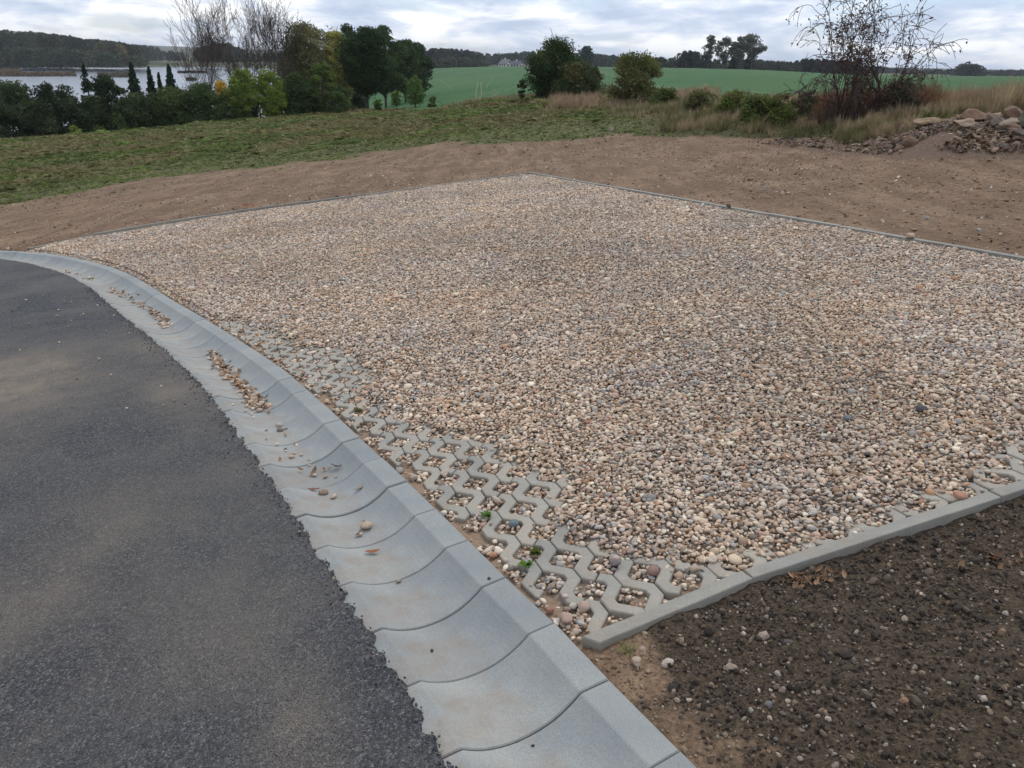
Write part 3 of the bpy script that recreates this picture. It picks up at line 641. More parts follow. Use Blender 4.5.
# ------------------------------------------------------------------ vegetation tools
def at(u,D,v=85):
    p=phi_u(u,v); x=CAMP[0]+D*math.sin(p); y=CAMP[1]+D*math.cos(p); return np.array([x,y,float(ground_z(np.array([x]),np.array([y]))[0])])
def hit(u,v):
    r=camray(u,v); r=r/math.hypot(r[0],r[1]); Ds=np.exp(np.linspace(math.log(1.5),math.log(900),3000)); z=CAMP[2]+Ds*r[2]
    X=CAMP[0]+Ds*r[0];Y=CAMP[1]+Ds*r[1]; g=ground_z(X,Y); k=np.argmax(g>z); return np.array([X[k],Y[k],g[k]]),Ds[k]
def topz(u,v,D): return CAMP[2]+D*slope_uv(u,v)
def leafs(C,size,cols,r,up=.0,name='crown',parent=None,mat=None,asp=.62,fname=None):
    n=len(C); a=r.normal(size=(n,3)); a/=np.linalg.norm(a,axis=1)[:,None]; b=r.normal(size=(n,3)); b[:,2]*=1-up; b-=a*(a*b).sum(1)[:,None]; b/=np.linalg.norm(b,axis=1)[:,None]
    s=(size*r.uniform(.6,1.35,n))[:,None]; V=np.stack([C-a*s,C-b*s*asp,C+a*s,C+b*s*asp],1).reshape(-1,3); Fc=np.arange(4*n).reshape(-1,4)
    me=make_mesh(name,V,Fc,[mat or M_LEAF],False,{'col':('FLOAT_COLOR',col4(np.repeat(cols,4,0)))}); return obj(name,me,parent)
class Tubes:
    def __init__(s): s.V=[];s.F=[];s.n=0
    def add(s,P,R,k=4):
        P=np.asarray(P,float); m=len(P); T=np.gradient(P,axis=0); T/=np.maximum(np.linalg.norm(T,axis=1)[:,None],1e-9)
        a=np.cross(T,np.array([.31,.95,.11])); a/=np.linalg.norm(a,axis=1)[:,None]; b=np.cross(T,a); th=np.arange(k)*2*math.pi/k
        V=(P[:,None]+(a[:,None]*np.cos(th)[None,:,None]+b[:,None]*np.sin(th)[None,:,None])*np.asarray(R)[:,None,None]).reshape(-1,3)
        i=np.arange(m-1)[:,None];j=np.arange(k)[None,:]; s.F.append((np.stack([i*k+j,i*k+(j+1)%k,(i+1)*k+(j+1)%k,(i+1)*k+j],-1).reshape(-1,4))+s.n); s.V.append(V); s.n+=len(V)
    def build(s,name,mat,parent): return obj(name,make_mesh(name,np.concatenate(s.V),np.concatenate(s.F),[mat],True),parent)
def root_at(name,P,label,cat,group=None):
    o=bpy.data.objects.new(name,None); o.empty_display_size=.2; COL.objects.link(o); o.location=tuple(P); tag(o,label,cat,group); return o
def tints(C,base,r,sc_=1.2,amp=.5,jit=.25,alt=None,altw=0):
    t=(n3(C,r.integers(1,99),sc_)*.5+.5); t2=(n3(C,r.integers(1,99),sc_*.6)*.5+.5)
    c=2.05*np.array(base)[None]*(1-amp/2+amp*t)[:,None]*(1+jit*r.uniform(-1,1,(len(C),1)))
    if alt is not None: w=sstep(.62-altw,.75-altw*.5,t2)[:,None]; c=c*(1-w)+2.05*np.array(alt)[None]*w*(1+jit*r.uniform(-1,1,(len(C),1)))
    return np.clip(c,0,.9)
def env(kind,t):
    if kind=='dome': return np.sqrt(np.clip(1-t**2.4,0,1))
    if kind=='egg': return np.clip(np.sin(math.pi*np.clip(t,0,1)**.75),0,1)**.6
    if kind=='col': return np.clip(1-np.abs(2*t-1)**4,0,1)**.5
    if kind=='vase': return np.clip(np.sin(math.pi*np.clip(t,0,1)**1.5),0,1)**.6
def leafy(name,label,cat,u,D,vtop,w,kind='egg',t0=.08,base=(.035,.055,.02),group=None,alt=None,altw=.0,dens=1.,nb=14,trunk=.10,bark=None,seed=None,lsc=1.,stick=0,lean=0):
    r=np.random.default_rng(seed if seed is not None else int(u*7+vtop)); P=at(u,D); H=max(topz(u,vtop,D)-P[2],.6); Wm=w*D/F_PX/2; px=D/F_PX
    o=root_at(name,P,label,cat,group)
    B=[]
    for i in range(nb):
        t=t0+(1-t0)*(i+.5)/nb*.93; e=Wm*env(kind,(t-t0)/(1-t0)); rb=max(.36*Wm,.10*H)*r.uniform(.6,1.25)*(1 if t<.85 else .75); a=r.uniform(0,6.28)
        rad=max(e-rb*.8,0)*r.uniform(.6,1.1); B.append((math.cos(a)*rad+lean*t*H,math.sin(a)*rad,min(t*H,H-rb*.75),rb*r.uniform(.9,1.2),rb*r.uniform(.65,.95)))
        if e>rb: a+=math.pi+r.normal(0,.8); B.append((math.cos(a)*rad+lean*t*H,math.sin(a)*rad,min((t+r.normal(0,.03))*H,H-rb*.75),rb*r.uniform(.8,1.1),rb*r.uniform(.6,.9)))
    B=np.array(B); areapx=w*(H/px)*.75; n=int(min(42000,max(900,areapx*13*dens))); sel=r.choice(len(B),n,p=B[:,3]**2/(B[:,3]**2).sum())
    d=r.normal(size=(n,3)); d/=np.linalg.norm(d,axis=1)[:,None]; q=(r.random(n)**.45)*(1.12+.30*n3(d*2+B[sel][:,:3]*.7,5,1.2))
    C=B[sel][:,:3]+d*np.stack([B[sel,3],B[sel,3],B[sel,4]],1)*q[:,None]; C[:,2]=np.maximum(C[:,2],.03)
    gap=n3(C,33,2.2/max(Wm,.5)*1.0); gp2=n3(C,34,5./max(Wm,.5)); C=C[(gap>-.62)&(gp2>-.55)]; n=len(C)
    leafs(C,np.full(n,max(px*.85,.016)*lsc),tints(C,base,r,1.1/max(Wm*.35,.25),.8,.3,alt,altw),r,parent=o,name='crown')
    T=Tubes(); tr=max(trunk,px*.5); T.add([(0,0,-.3),(0,0,H*.25),(lean*H*.5,0,H*.55),(lean*H*.8,0,H*.85)],[tr*1.2,tr,tr*.6,tr*.2],7)
    for b in B[::2]: z0=r.uniform(.08,.5)*b[2]; T.add([(lean*z0,0,z0),(b[0]*.5,b[1]*.5,(z0+b[2])*.5+.05*H),(b[0],b[1],b[2])],[tr*.5,tr*.3,tr*.1],4)
    for i in range(stick):
        b=B[r.integers(len(B))]; d=r.normal(size=3); d[2]=abs(d[2])+.3; d/=np.linalg.norm(d); T.add([b[:3],b[:3]+d*b[3]*1.0,b[:3]+d*b[3]*1.4],[px*.35,px*.28,px*.15],3)
    T.build('trunk',bark or M_BARK,o); return o
def spruce(u,D,vtop,w,label,group,base=(.02,.035,.02),sparse=0,name='spruce_tree',seed=0):
    r=np.random.default_rng(int(u)+seed); P=at(u,D); H=topz(u,vtop,D)-P[2]; Wm=w*D/F_PX/2; px=D/F_PX; o=root_at(name,P,label,'tree',group)
    n=int(w*(H/px)*7*(1-sparse*.55)); t=1-r.random(n)**.6; k=np.floor(t*13)/13; a=r.uniform(0,6.28,n); arm=np.sin(a*5+k*40)*.5+.5; 
    R=Wm*1.15*(1.03-t)**.85*(.72+.28*((t*13)%1<.55))*(r.random(n)**.5)*(.55+.45*arm); C=np.stack([np.cos(a)*R,np.sin(a)*R,.04*H+t*H*.96-R*.28],1)
    if sparse: C=C[n3(C,3,1.6/max(Wm,.4))>-.1]
    leafs(C,np.full(len(C),px*1.1),tints(C,base,r,.8,.6,.3),r,parent=o,name='crown')
    T=Tubes(); T.add([(0,0,-.3),(0,0,H*.5),(0,0,H)],[px*1.2,px*.8,px*.2],6); T.build('trunk',M_BARK,o)
def grow(T,P,d,l,rad,depth,r,par,tips,px):
    n=5; pts=[P.copy()]; rr=[rad]; 
    for i in range(n):
        d=d+r.normal(size=3)*par['wig']; d[2]+=par['up']*(1 if depth>par.get('dd',0) else -par.get('droop',0)); d/=np.linalg.norm(d); P=P+d*l/n; pts.append(P.copy()); rr.append(max(rad*(1-.55*(i+1)/n),px*par.get('minpx',.16)))
    T.add(pts,rr,6 if depth>3 else 3 if depth<2 else 4)
    if depth==0: tips.append(P); return
    for k in range(r.integers(par['kmin'],par['kmax']+1)):
        i=r.integers(2,n+1); a=r.normal(size=3); a-=d*(a@d); a/=np.linalg.norm(a); s=par['spread']*r.uniform(.6,1.2); nd=d*math.cos(s)+a*math.sin(s)
        grow(T,pts[i],nd,l*r.uniform(.55,.85),max(rr[i]*.62,px*par.get('minpx',.16)),depth-1,r,par,tips,px)
    grow(T,P,d,l*.8,rr[-1],depth-1,r,par,tips,px)
def bare_tree(u,D,vtop,label,lean=(0,0),seed=1,depth=5,spread=.5,name='bare_tree',group=None,up=.10,trunkpx=2.2,leaves=120,col=(.09,.075,.04)):
    r=np.random.default_rng(seed); P=at(u,D); H=topz(u,vtop,D)-P[2]; px=D/F_PX; o=root_at(name,P,label,'tree',group)
    T=Tubes(); tips=[]; grow(T,np.array([0,0,-.2]),np.array([lean[0],lean[1],1.]),H*.30,px*trunkpx*.5,depth,r,dict(wig=.13,up=up,kmin=2,kmax=3,spread=spread,minpx=.105),tips,px)
    mz=np.percentile(np.concatenate(T.V)[:,2],98); k=H/mz
    for V in T.V: V*=k
    T.build('trunk',M_BARK,o); tp=np.array(tips)*k; 
    if leaves: C=tp[r.integers(0,len(tp),leaves)]+r.normal(0,.15,(leaves,3)); leafs(C,np.full(len(C),px*.6),tints(C,col,r),r,parent=o,name='crown')
# ---------------- left shelter belt, front row
g1='trees and bushes of the belt below the left meadow'
DK=(.026,.037,.016); MG=(.042,.062,.018); LG=(.075,.105,.022)
leafy('tree','broad dark tree cut by the left edge of the photo','tree',10,60,80,62,'dome',0,DK,g1,nb=16)
leafy('tree','dark round tree between the left edge and the sparse conifer','tree',54,60,80,46,'dome',0,(.022,.032,.015),g1,nb=14)
spruce(87,62,64,30,'sparse ragged conifer at the left of the belt, highest beside the lake',g1,(.02,.03,.018),sparse=1)
leafy('tree','dense dark tree directly right of the ragged conifer','tree',108,61,74,40,'dome',0,(.018,.028,.013),g1,nb=14)
spruce(134,63,62,26,'dark pointed spruce, tallest of the three in a row before the lake',g1)
spruce(151,64,66,20,'dark pointed spruce in the middle of the three before the lake',g1)
spruce(171,63,64,24,'dark pointed spruce at the right of the three before the lake',g1)
spruce(160,65,72,14,'smallest dark spruce, wedged between two taller ones',g1)
leafy('bush','dark green willow bush under the three spruces','bush',140,59,92,46,'dome',0,(.032,.045,.018),g1)
leafy('bush','olive green willow bush right of the three spruces','bush',172,59,88,50,'dome',0,(.037,.052,.017),g1)
leafy('bush','dark green bush at the feet of the leftmost bare trunk','bush',203,58,82,40,'dome',0,(.030,.048,.016),g1)
leafy('bush','small yellow-leaved bush in front of the bare trees','bush',220,60,79,16,'dome',0,(.26,.17,.03),g1,dens=1.2)
leafy('bush','bright green upright bush, leftmost of the bright ones under the bare trees','bush',242,57,67,36,'egg',0,(.085,.115,.024),g1)
leafy('bush','bright green broad bush in the middle under the bare trees','bush',269,57,70,34,'egg',0,(.095,.13,.022),g1)
leafy('bush','dark green bush between bright bushes under the bare trees','bush',297,57,72,34,'egg',0,(.028,.045,.016),g1)
leafy('bush','mid green bush under the brown-olive tree','bush',322,58,64,34,'egg',0,(.058,.08,.02),g1)
for k,(u,v_,w_,c_) in enumerate([(28,100,56,(.024,.034,.015)),(84,96,44,(.022,.032,.014)),(118,98,40,(.026,.038,.016)),(236,92,44,(.035,.052,.016)),(284,92,40,(.030,.047,.015)),(338,86,30,(.030,.045,.016)),(312,86,40,(.038,.055,.017))]):
    leafy('bush',['dark undergrowth bush beneath the broad left-edge tree','dark undergrowth bush at the foot of the ragged conifer','dark undergrowth bush under the tallest pointed spruce','green undergrowth bush below the leftmost bright bush','green undergrowth bush between the two bright bushes and the dark one','dark undergrowth bush left of the large dark tree trunk','green undergrowth bush below the brown-olive tree'][k],'bush',u,57.5,v_,w_,'dome',0,c_,g1,nb=10)
for k,(u,v,w) in enumerate([(66,125,16),(92,124,13),(112,112,16),(222,104,26),(335,90,26)]):
    leafy('bush',['pale yellow-green low bush at the meadow edge below the dark round tree','small green bush at the meadow edge below the ragged conifer','mid green bush low in the belt below the dense dark tree','dark low bush below the yellow-leaved bush','mid green low bush left of the big dark tree'][k],'bush',u,55.5,v,w,'dome',0,[(.10,.12,.025),(.05,.075,.02),(.035,.055,.018),(.03,.045,.016),(.04,.06,.018)][k],g1,nb=7)
# ---------------- bare trees
g2='bare trees standing over the lake'
for k,(u,D,vt,ln,sd_,lb) in enumerate([(205,66,8,(-.18,0),3,'leftmost bare tree leaning left over the lake'),(219,68,2,(-.05,0),14,'slim bare tree just right of the leaning one'),(231,66,1,(.06,0),5,'bare tree with a tall open crown, third from the left'),(247,67,0,(.0,.1),6,'tallest central bare tree of the lakeside row'),(262,66,3,(.12,0),7,'bare tree right of the central one, leaning right'),(272,68,5,(-.04,0),18,'bare tree with fine twigs next to the olive tree'),(283,70,14,(.22,0),9,'rightmost bare tree half hidden by the olive tree')]):
    bare_tree(u,D,vt+2,lb,ln,sd_,5,.62,group=g2,leaves=40,up=.13,trunkpx=1.7)
# ---------------- right part of the belt
leafy('tree','brown-olive thinly leaved tree right of the bare trees','tree',309,72,21,66,'egg',.12,(.10,.095,.042),g1,nb=18,dens=.75,stick=50,alt=(.05,.06,.025),altw=.1)
leafy('tree','yellow-leaved tree beside the brown-olive one','tree',338,71,26,34,'egg',.15,(.17,.155,.04),g1,nb=12,dens=.8,stick=10,alt=(.07,.08,.025),altw=.15)
leafy('tree','large dark green tree with its trunk showing below the crown','tree',366,62,24,58,'egg',.22,(.020,.034,.013),g1,nb=18,dens=1.2,trunk=.14)
leafy('tree','tall dark tree rising behind the yellow-leaved one','tree',352,80,19,40,'egg',.1,(.027,.042,.016),g1,nb=14,stick=6)
leafy('tree','dark green tree right behind the large one','tree',385,82,26,50,'egg',.24,(.030,.048,.018),g1,nb=15)
leafy('tree','dark tree at the right end of the belt','tree',405,86,38,44,'egg',.22,(.028,.044,.018),g1,nb=14)
leafy('tree','rounded dark tree, last of the belt beside the green field','tree',420,96,42,34,'egg',.15,(.026,.040,.018),g1,nb=12)
g3='young trees at the meadow edge'
leafy('young_tree','young tree with thin crown beside the large dark tree','tree',396,57,90,12,'egg',.2,(.055,.085,.022),g3,nb=9,trunk=.03,dens=.4)
leafy('young_tree','bushy young tree, rightmost at the meadow edge','tree',415,56,76,22,'egg',.12,(.050,.082,.022),g3,nb=16,trunk=.04,dens=.45,stick=10)
leafy('young_tree','short sapling between the large dark tree and the young trees','tree',377,56,99,12,'egg',.1,(.05,.075,.022),g3,nb=5,trunk=.03)
leafy('weed_clump','low green weeds right of the young trees','weeds',432,54,96,10,'dome',0,(.05,.07,.022),nb=4,trunk=.02)
# ---------------- bushes in the middle
g4='bushes on the field margin'
leafy('bush','tall dark green bush in the middle of the field margin','bush',553,41,39,64,'egg',.0,(.022,.036,.013),g4,nb=20,trunk=.07,dens=1.1,stick=14,alt=(.045,.055,.018),altw=.0)
leafy('bush','brownish low bush in front of the tall dark one','bush',577,39.5,62,50,'dome',0,(.065,.062,.026),g4,nb=14,trunk=.05,alt=(.03,.042,.017),altw=.05,stick=14)
leafy('bush','small olive bush at the right foot of the tall dark one','bush',594,40,66,26,'egg',.02,(.040,.045,.018),g4,nb=9,trunk=.04)
leafy('bush','tiny branchy bush left of the tall dark one','bush',522,41,78,10,'vase',.1,(.05,.065,.025),g4,nb=4,trunk=.02,dens=.6)
leafy('bush','round olive green bush standing alone on the dry bank','bush',636,33,53,56,'dome',.02,(.072,.080,.028),g4,nb=17,trunk=.05,dens=1.,stick=30,alt=(.075,.068,.03),altw=.05)
leafy('bush','low green bramble at the foot of the lone round bush','bush',668,30,92,30,'dome',0,(.055,.07,.022),g4,nb=7,trunk=.02)
for k,(u,D,v,w,b) in enumerate([(735,21.5,102,34,(.065,.085,.022)),(762,19.5,97,38,(.065,.08,.026)),(786,18.4,92,36,(.07,.09,.025)),(810,18.8,90,24,(.055,.065,.024)),(702,24,103,34,(.065,.07,.028))]):
    leafy('bramble_bush',['low green bramble at the left of the bank','light green bramble in the middle of the bank','brightest green bramble beside the bare bush','darker green bramble at the foot of the bare bush','faded green bramble left end of the bank'][k],'bush',u,D,v,w,'dome',0,b,'brambles on the dry bank',nb=9,trunk=.01,dens=1.1,lsc=1.1,alt=(.09,.08,.035),altw=.0)
leafy('bramble_bush','dark trailing bramble behind the pale boulder','bush',903,17.6,106,44,'dome',0,(.030,.034,.018),'brambles on the dry bank',nb=8,trunk=.01,lsc=.9)
# ---------------- the bare thorn bush on the right
def thorn():
    r=np.random.default_rng(21); D=17.4; P=at(862,D); px=D/F_PX; o=root_at('thorn_bush',P,'half-bare thorn bush with arching twigs and dark red leaves on the bank','bush')
    T=Tubes(); tips=[]; k=px
    stems=[((-20,0),(-.02,.1,1),50,2.6,4),((-12,5),(-.14,0,1),58,3.4,4),((0,-6),(.05,.1,1),60,3.0,4),((6,0),(.25,-.2,1),50,3.0,4),((20,0),(.42,.1,1),62,4.2,4),((24,4),(.12,.1,1),52,3.0,4),((-4,8),(-.05,-.2,1),66,2.6,4),((12,6),(.5,0,.9),50,2.4,4)]
    par=dict(wig=.19,up=.05,kmin=1,kmax=3,spread=.85,minpx=.26,droop=2.2,dd=1)
    for (bx,by),d,l,tk,dp in stems:
        d=np.array(d,float); d/=np.linalg.norm(d); grow(T,np.array([bx*k,by*k,-.1]),d,l*k*.72,tk*k*.5,dp,r,par,tips,px)
    # fine dead shoots at the foot
    for i in range(120):
        a=r.uniform(-34,24); d=np.array([r.normal(0,.25),r.normal(0,.25),1.]); d/=np.linalg.norm(d); l=r.uniform(20,52)*k; p0=np.array([a*k,r.normal(0,9)*k,-.05]); m=p0+d*l*.5+r.normal(0,.05,3); T.add([p0,m,m+d*l*.5+r.normal(0,.1,3)],[px*.4,px*.32,px*.2],3)
    V=np.concatenate(T.V); 
    for v in T.V: m=v[:,2]>2.55; v[m,2]=2.55+(v[m,2]-2.55)*.45
    for v in T.V: v[:,0]*=.80
    tips=[np.array([q[0]*.8,q[1],min(q[2],2.55+(q[2]-2.55)*.45) if q[2]>2.55 else q[2]]) for q in tips]
    T.build('branches',M_TWIG,o)
    tp=np.array([t for t in tips]); allV=np.concatenate(T.V)[::3]
    c=tp[r.integers(0,len(tp),700)]; c2=allV[r.integers(0,len(allV),2500)]; w=np.exp(-((c2[:,2]-1.25)/.62)**2)*np.exp(-((c2[:,0]+.15)/1.0)**2); c2=c2[r.random(len(c2))<w*.95]; c3=allV[r.integers(0,len(allV),2600)]; c3=c3[(c3[:,2]<1.2)&(np.abs(c3[:,0])<.7)]
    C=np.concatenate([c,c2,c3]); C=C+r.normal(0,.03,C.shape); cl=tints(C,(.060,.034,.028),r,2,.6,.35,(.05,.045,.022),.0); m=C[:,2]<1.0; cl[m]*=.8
    leafs(C,np.full(len(C),px*1.15),cl,r,parent=o,name='leaves')
thorn()
# ---------------- far trees
def far_wood(name,label,items,px_leaf=.85):
    """items: (u0,u1,D0,D1,[(u,vtop)...],count,crown width px, colour)"""
    r=np.random.default_rng(len(label)); Cs=[];cols_=[];sz=[]
    for (u0,u1,D0,D1,prof,n,w,base,vb) in items:
        for i in range(n):
            u=r.uniform(u0,u1); D=r.uniform(D0,D1); vt=np.interp(u,[p[0] for p in prof],[p[1] for p in prof])+abs(r.normal(0,1.9))-.8+(D1-D)/(D1-D0+1e-6)*0; px=D/F_PX
            x0=CAMP[0]+D*math.sin(phi_u(u,60)); y0=CAMP[1]+D*math.cos(phi_u(u,60)); zt=topz(u,vt,D); zb=topz(u,vb,D)-1
            ww=w*px*r.uniform(.7,1.3)/2; m=int(np.clip((zt-zb)/px*w*r.uniform(.7,1.3)*2.6,40,900)); t=r.random(m); d=r.normal(size=(m,2)); d/=np.linalg.norm(d,axis=1)[:,None]
            e=ww*np.sqrt(np.clip(1-np.abs(t*1.0)**3,0,1))*(.75+.35*r.random(m)); C=np.stack([x0+d[:,0]*e,y0+d[:,1]*e,zb+(zt-zb)*t+r.normal(0,px*.3,m)],1)
            b=1.5*np.array(base)*r.uniform(.7,1.35)*(1+np.array([r.uniform(-.12,.3),0,r.uniform(-.1,.1)])); Cs.append(C); cols_.append(b[None]*r.uniform(.7,1.3,(m,1))); sz.append(np.full(m,px*px_leaf))
    C=np.concatenate(Cs); o=leafs(C,np.concatenate(sz),np.clip(np.concatenate(cols_),0,.9),r,name=name); tag(o,label,'wood',kind='stuff')
FG=(.030,.044,.026)
far_wood('lakeside_wood','dense dark wood on the far left shore of the lake',[(-90,142,480,560,[(-90,28),(0,30),(30,32),(60,35),(95,40),(115,42),(140,46)],230,11,(.042,.055,.032),63),(100,128,480,500,[(100,43),(128,46)],14,9,(.085,.075,.03),61),(-90,140,465,480,[(-90,46),(60,48),(140,56)],120,9,(.048,.062,.034),64)])
far_wood('distant_shore_wood','distant bluish trees beyond the open lake',[(128,182,690,760,[(128,46),(150,46),(168,50),(182,54)],46,7,(.036,.046,.032),59),(196,246,600,640,[(196,50),(215,44),(230,43),(246,52)],30,11,(.03,.038,.024),60),(246,330,690,740,[(246,55),(330,50)],60,8,(.04,.05,.03),60)])
far_wood('hillside_wood','dark wooded hill left of the two white houses',[(412,482,450,500,[(412,50),(440,49),(462,50),(482,54)],60,10,(.026,.036,.024),66),(430,488,440,450,[(430,60),(450,57),(470,58),(488,62)],34,8,(.05,.062,.03),66),(478,560,640,720,[(478,54),(510,54),(524,52),(560,51)],80,8,FG,63),(560,640,520,600,[(560,52),(600,55),(640,58)],60,8,FG,66)])
far_wood('horizon_wood','thin line of dark trees along the right horizon',[(640,700,340,380,[(640,59),(662,58),(675,58),(700,58)],60,7,(.034,.044,.026),68),(676,698,330,350,[(676,54),(684,50),(697,53)],12,9,(.024,.034,.02),67),(700,800,345,400,[(700,60),(750,60),(780,62),(800,64)],90,7,(.034,.042,.026),70),(796,856,360,400,[(796,61),(806,59),(826,60),(856,62)],70,7,(.016,.022,.018),73),(850,1100,650,720,[(850,66),(900,69),(960,70),(1024,71),(1100,72)],200,8,(.030,.040,.034),76.5)])
far_wood('horizon_copse','small rounded copse rising above the right horizon wood',[(958,982,600,620,[(958,67),(970,62),(980,66)],12,10,(.018,.024,.018),76)])
g5='tall thin-crowned trees on the field skyline'
for k,(u,vt,w,tt) in enumerate([(706,34,12,.35),(721,36,20,.3),(736,36,20,.3),(749,34,24,.32)]):
    leafy('skyline_tree',['slim leftmost tree of the four tall ones on the skyline','second of the four tall airy trees on the skyline','third of the four tall airy trees on the skyline','widest rightmost tree of the four tall ones on the skyline'][k],'tree',u,305,vt,w,'vase' if k==3 else 'egg',tt,(.05,.055,.035),g5,nb=11,trunk=.22,dens=.62,seed=60+k,lsc=.85)
for k,(u,vt,w) in enumerate([(704,52,12),(731,56,10),(746,58,9),(684,50,16),(585,47,16),(966,62,14)]):
    if k>3: continue
    leafy('low_skyline_tree',['dark low tree under the slim skyline tree','dark low tree between the second and third tall skyline trees','dark low tree beneath the widest skyline tree','rounded dark tree left of the tall skyline trees'][k],'tree',u,308 if k!=3 else 330,vt,w,'egg',.0,(.018,.025,.016),'low dark trees on the field skyline',nb=7,trunk=.2,seed=80+k)
leafy('far_tree','far tree with two rounded heads peeking out right of the tall dark bush','tree',585,300,46,17,'egg',.2,(.03,.042,.028),nb=9,trunk=.2,dens=.8)
# ---------------- houses
def house(u,D,vb,w,dp,hw,hr,rot,label,roofcol):
    p=phi_u(u,60); P=np.array([CAMP[0]+D*math.sin(p),CAMP[1]+D*math.cos(p),topz(u,vb,D)-.6]); o=root_at('house',P,label,'house','white houses beyond the green field'); o.rotation_euler=(0,0,rot)
    tw=NT('render_wall'); tw.color((.62,.60,.55)); tr=NT('roof_tile'); tr.color(roofcol); tg=NT('dark_glass'); tg.color((.03,.035,.04)); tg.rough(.2); a,b=w/2,dp/2
    V=[(-a,-b,-1),(a,-b,-1),(a,b,-1),(-a,b,-1),(-a,-b,hw),(a,-b,hw),(a,b,hw),(-a,b,hw),(a,0,hw+hr),(-a,0,hw+hr)]
    obj('wall',make_mesh('wall',V,[(0,1,5,4),(2,3,7,6),(1,2,6,8,5),(3,0,4,9,7),(0,3,2,1)],[tw.m]),o)
    e=.35; k=hr/b; T=.18; q=[]; 
    for sgn in (-1,1):
        q+=[(-a-e,sgn*(b+e),hw-e*k+.05),(a+e,sgn*(b+e),hw-e*k+.05),(a+e,0,hw+hr+.08),(-a-e,0,hw+hr+.08)]
    V=q+[(x,y,z+T) for x,y,z in q]; Fc=[]
    for s0 in (0,4): Fc+=[(s0,s0+1,s0+2,s0+3),(s0+8,s0+11,s0+10,s0+9)]+[(s0+i,s0+8+i,s0+8+(i+1)%4,s0+(i+1)%4) for i in range(4)]
    rf=obj('roof',make_mesh('roof',V,Fc,[tr.m]),o)
    def boxm(x0,x1,y0,y1,z0,z1): return [(x0,y0,z0),(x1,y0,z0),(x1,y1,z0),(x0,y1,z0),(x0,y0,z1),(x1,y0,z1),(x1,y1,z1),(x0,y1,z1)],[(0,3,2,1),(4,5,6,7),(0,1,5,4),(1,2,6,5),(2,3,7,6),(3,0,4,7)]
    V,Fc=boxm(-a*.3,-a*.3+.8,-.4,.4,hw+hr*.7,hw+hr+1); obj('chimney',make_mesh('chimney',V,Fc,[tw.m]),rf)
    for (y,z) in ((-b*.45,.7),(b*.45,.7),(0,hw+.5)):
        V,Fc=boxm(a-.03,a+.04,y-.6,y+.6,z,z+1.3); obj('window',make_mesh('window',V,Fc,[tg.m]),o)
    for x in (-a*.6,0,a*.6):
        V,Fc=boxm(x-.6,x+.6,-b-.04,-b+.03,.7,1.9); obj('window',make_mesh('window',V,Fc,[tg.m]),o)
    V,Fc=boxm(a-.03,a+.05,-.5,.5,-.4,1.7) ; 
house(506,560,66.5,8.4,6.0,2.2,2.6,math.radians(-52),'left one of two small white houses with grey roofs beyond the field',(.16,.155,.165))
house(517.5,548,67,7.6,5.6,1.9,2.3,math.radians(-40),'right one of two small white houses with a dark grey roof, nearer the bushes',(.10,.10,.12))
def tracks():
    for k,(pts,w) in enumerate([([(475.5,98),(476.5,90),(478,82)],1.1),([(481.5,98),(481.3,90),(481,82)],1.1),([(492,79),(489,83),(486,88)],.8),([(440,80),(446,84),(452,90)],.8)]):
        V=[]
        for a,b in catmull(np.array(pts,float),5): P,D=hit(a,b); px=D/F_PX*w/2; V+= [(P[0]-px,P[1],P[2]+.03),(P[0]+px,P[1],P[2]+.03)]
        n=len(V)//2; i=np.arange(n-1); t=NT('worn_track'); t.color(t.mix(t.noise(.8,4),(.075,.125,.045),(.115,.14,.065))); tag(obj('field_path',make_mesh('field_path',V,np.stack([2*i,2*i+1,2*i+3,2*i+2],1),[t.m])),kind='structure')
tracks()
# ---------------- lake and reed beds
def lake():
    n=40; a=np.linspace(math.radians(-75),phi_u(330,70),n); V=[];z=-7.75
    for D in (80,250,450,900): V+= [(CAMP[0]+D*math.sin(x),CAMP[1]+D*math.cos(x),z) for x in a]
    V=np.array(V); i=np.arange(3)[:,None];j=np.arange(n-1)[None,:]; Fc=np.stack([i*n+j,(i+1)*n+j,(i+1)*n+j+1,i*n+j+1],-1).reshape(-1,4)[:,::-1]
    t=NT('lake_water'); t.color((.16,.18,.20)); t.rough(.24); t.p.inputs['IOR'].default_value=1.33; t.p.inputs['Specular IOR Level'].default_value=.9; t.bump(t.noise(.6,4,.6,src=t.mapping(t.coord(),(1,.4,1))),.3,.3)
    tag(obj('lake_water',make_mesh('lake_water',V,Fc,[t.m],True)),kind='structure')
lake()
def reeds(items):
    r=np.random.default_rng(3); Cs=[];sz=[];cl=[]
    for (u0,u1,v0,v1,base,hp) in items:
        n=int((u1-u0)*(v1-v0+hp)*9); u=r.uniform(u0,u1,n); v=r.uniform(v0,v1,n)
        for a,b in zip(u,v):
            s=slope_uv(a,b); D=(-7.75-CAMP[2])/s; ph_=phi_u(a,b); h=hp*D/F_PX*r.random(); Cs.append((CAMP[0]+D*math.sin(ph_),CAMP[1]+D*math.cos(ph_),-7.7+h)); sz.append(D/F_PX*.9); cl.append(np.array(base)*r.uniform(.7,1.3))
    o=leafs(np.array(Cs),np.array(sz),np.array(cl),r,name='reed_bed'); tag(o,'brown reed beds and mud banks lying in the lake','reeds',kind='stuff')
reeds([(-40,20,70,72,(.16,.12,.07),1.5),(-40,76,74.5,76.5,(.12,.09,.055),2),(98,134,75.5,77.5,(.09,.075,.045),2.5),(-90,144,64.2,67.8,(.13,.115,.055),1.2),(140,330,60.6,62.4,(.17,.13,.085),1.2),(178,206,72,73.2,(.05,.042,.03),1),(186,196,79,81,(.06,.05,.03),1)])
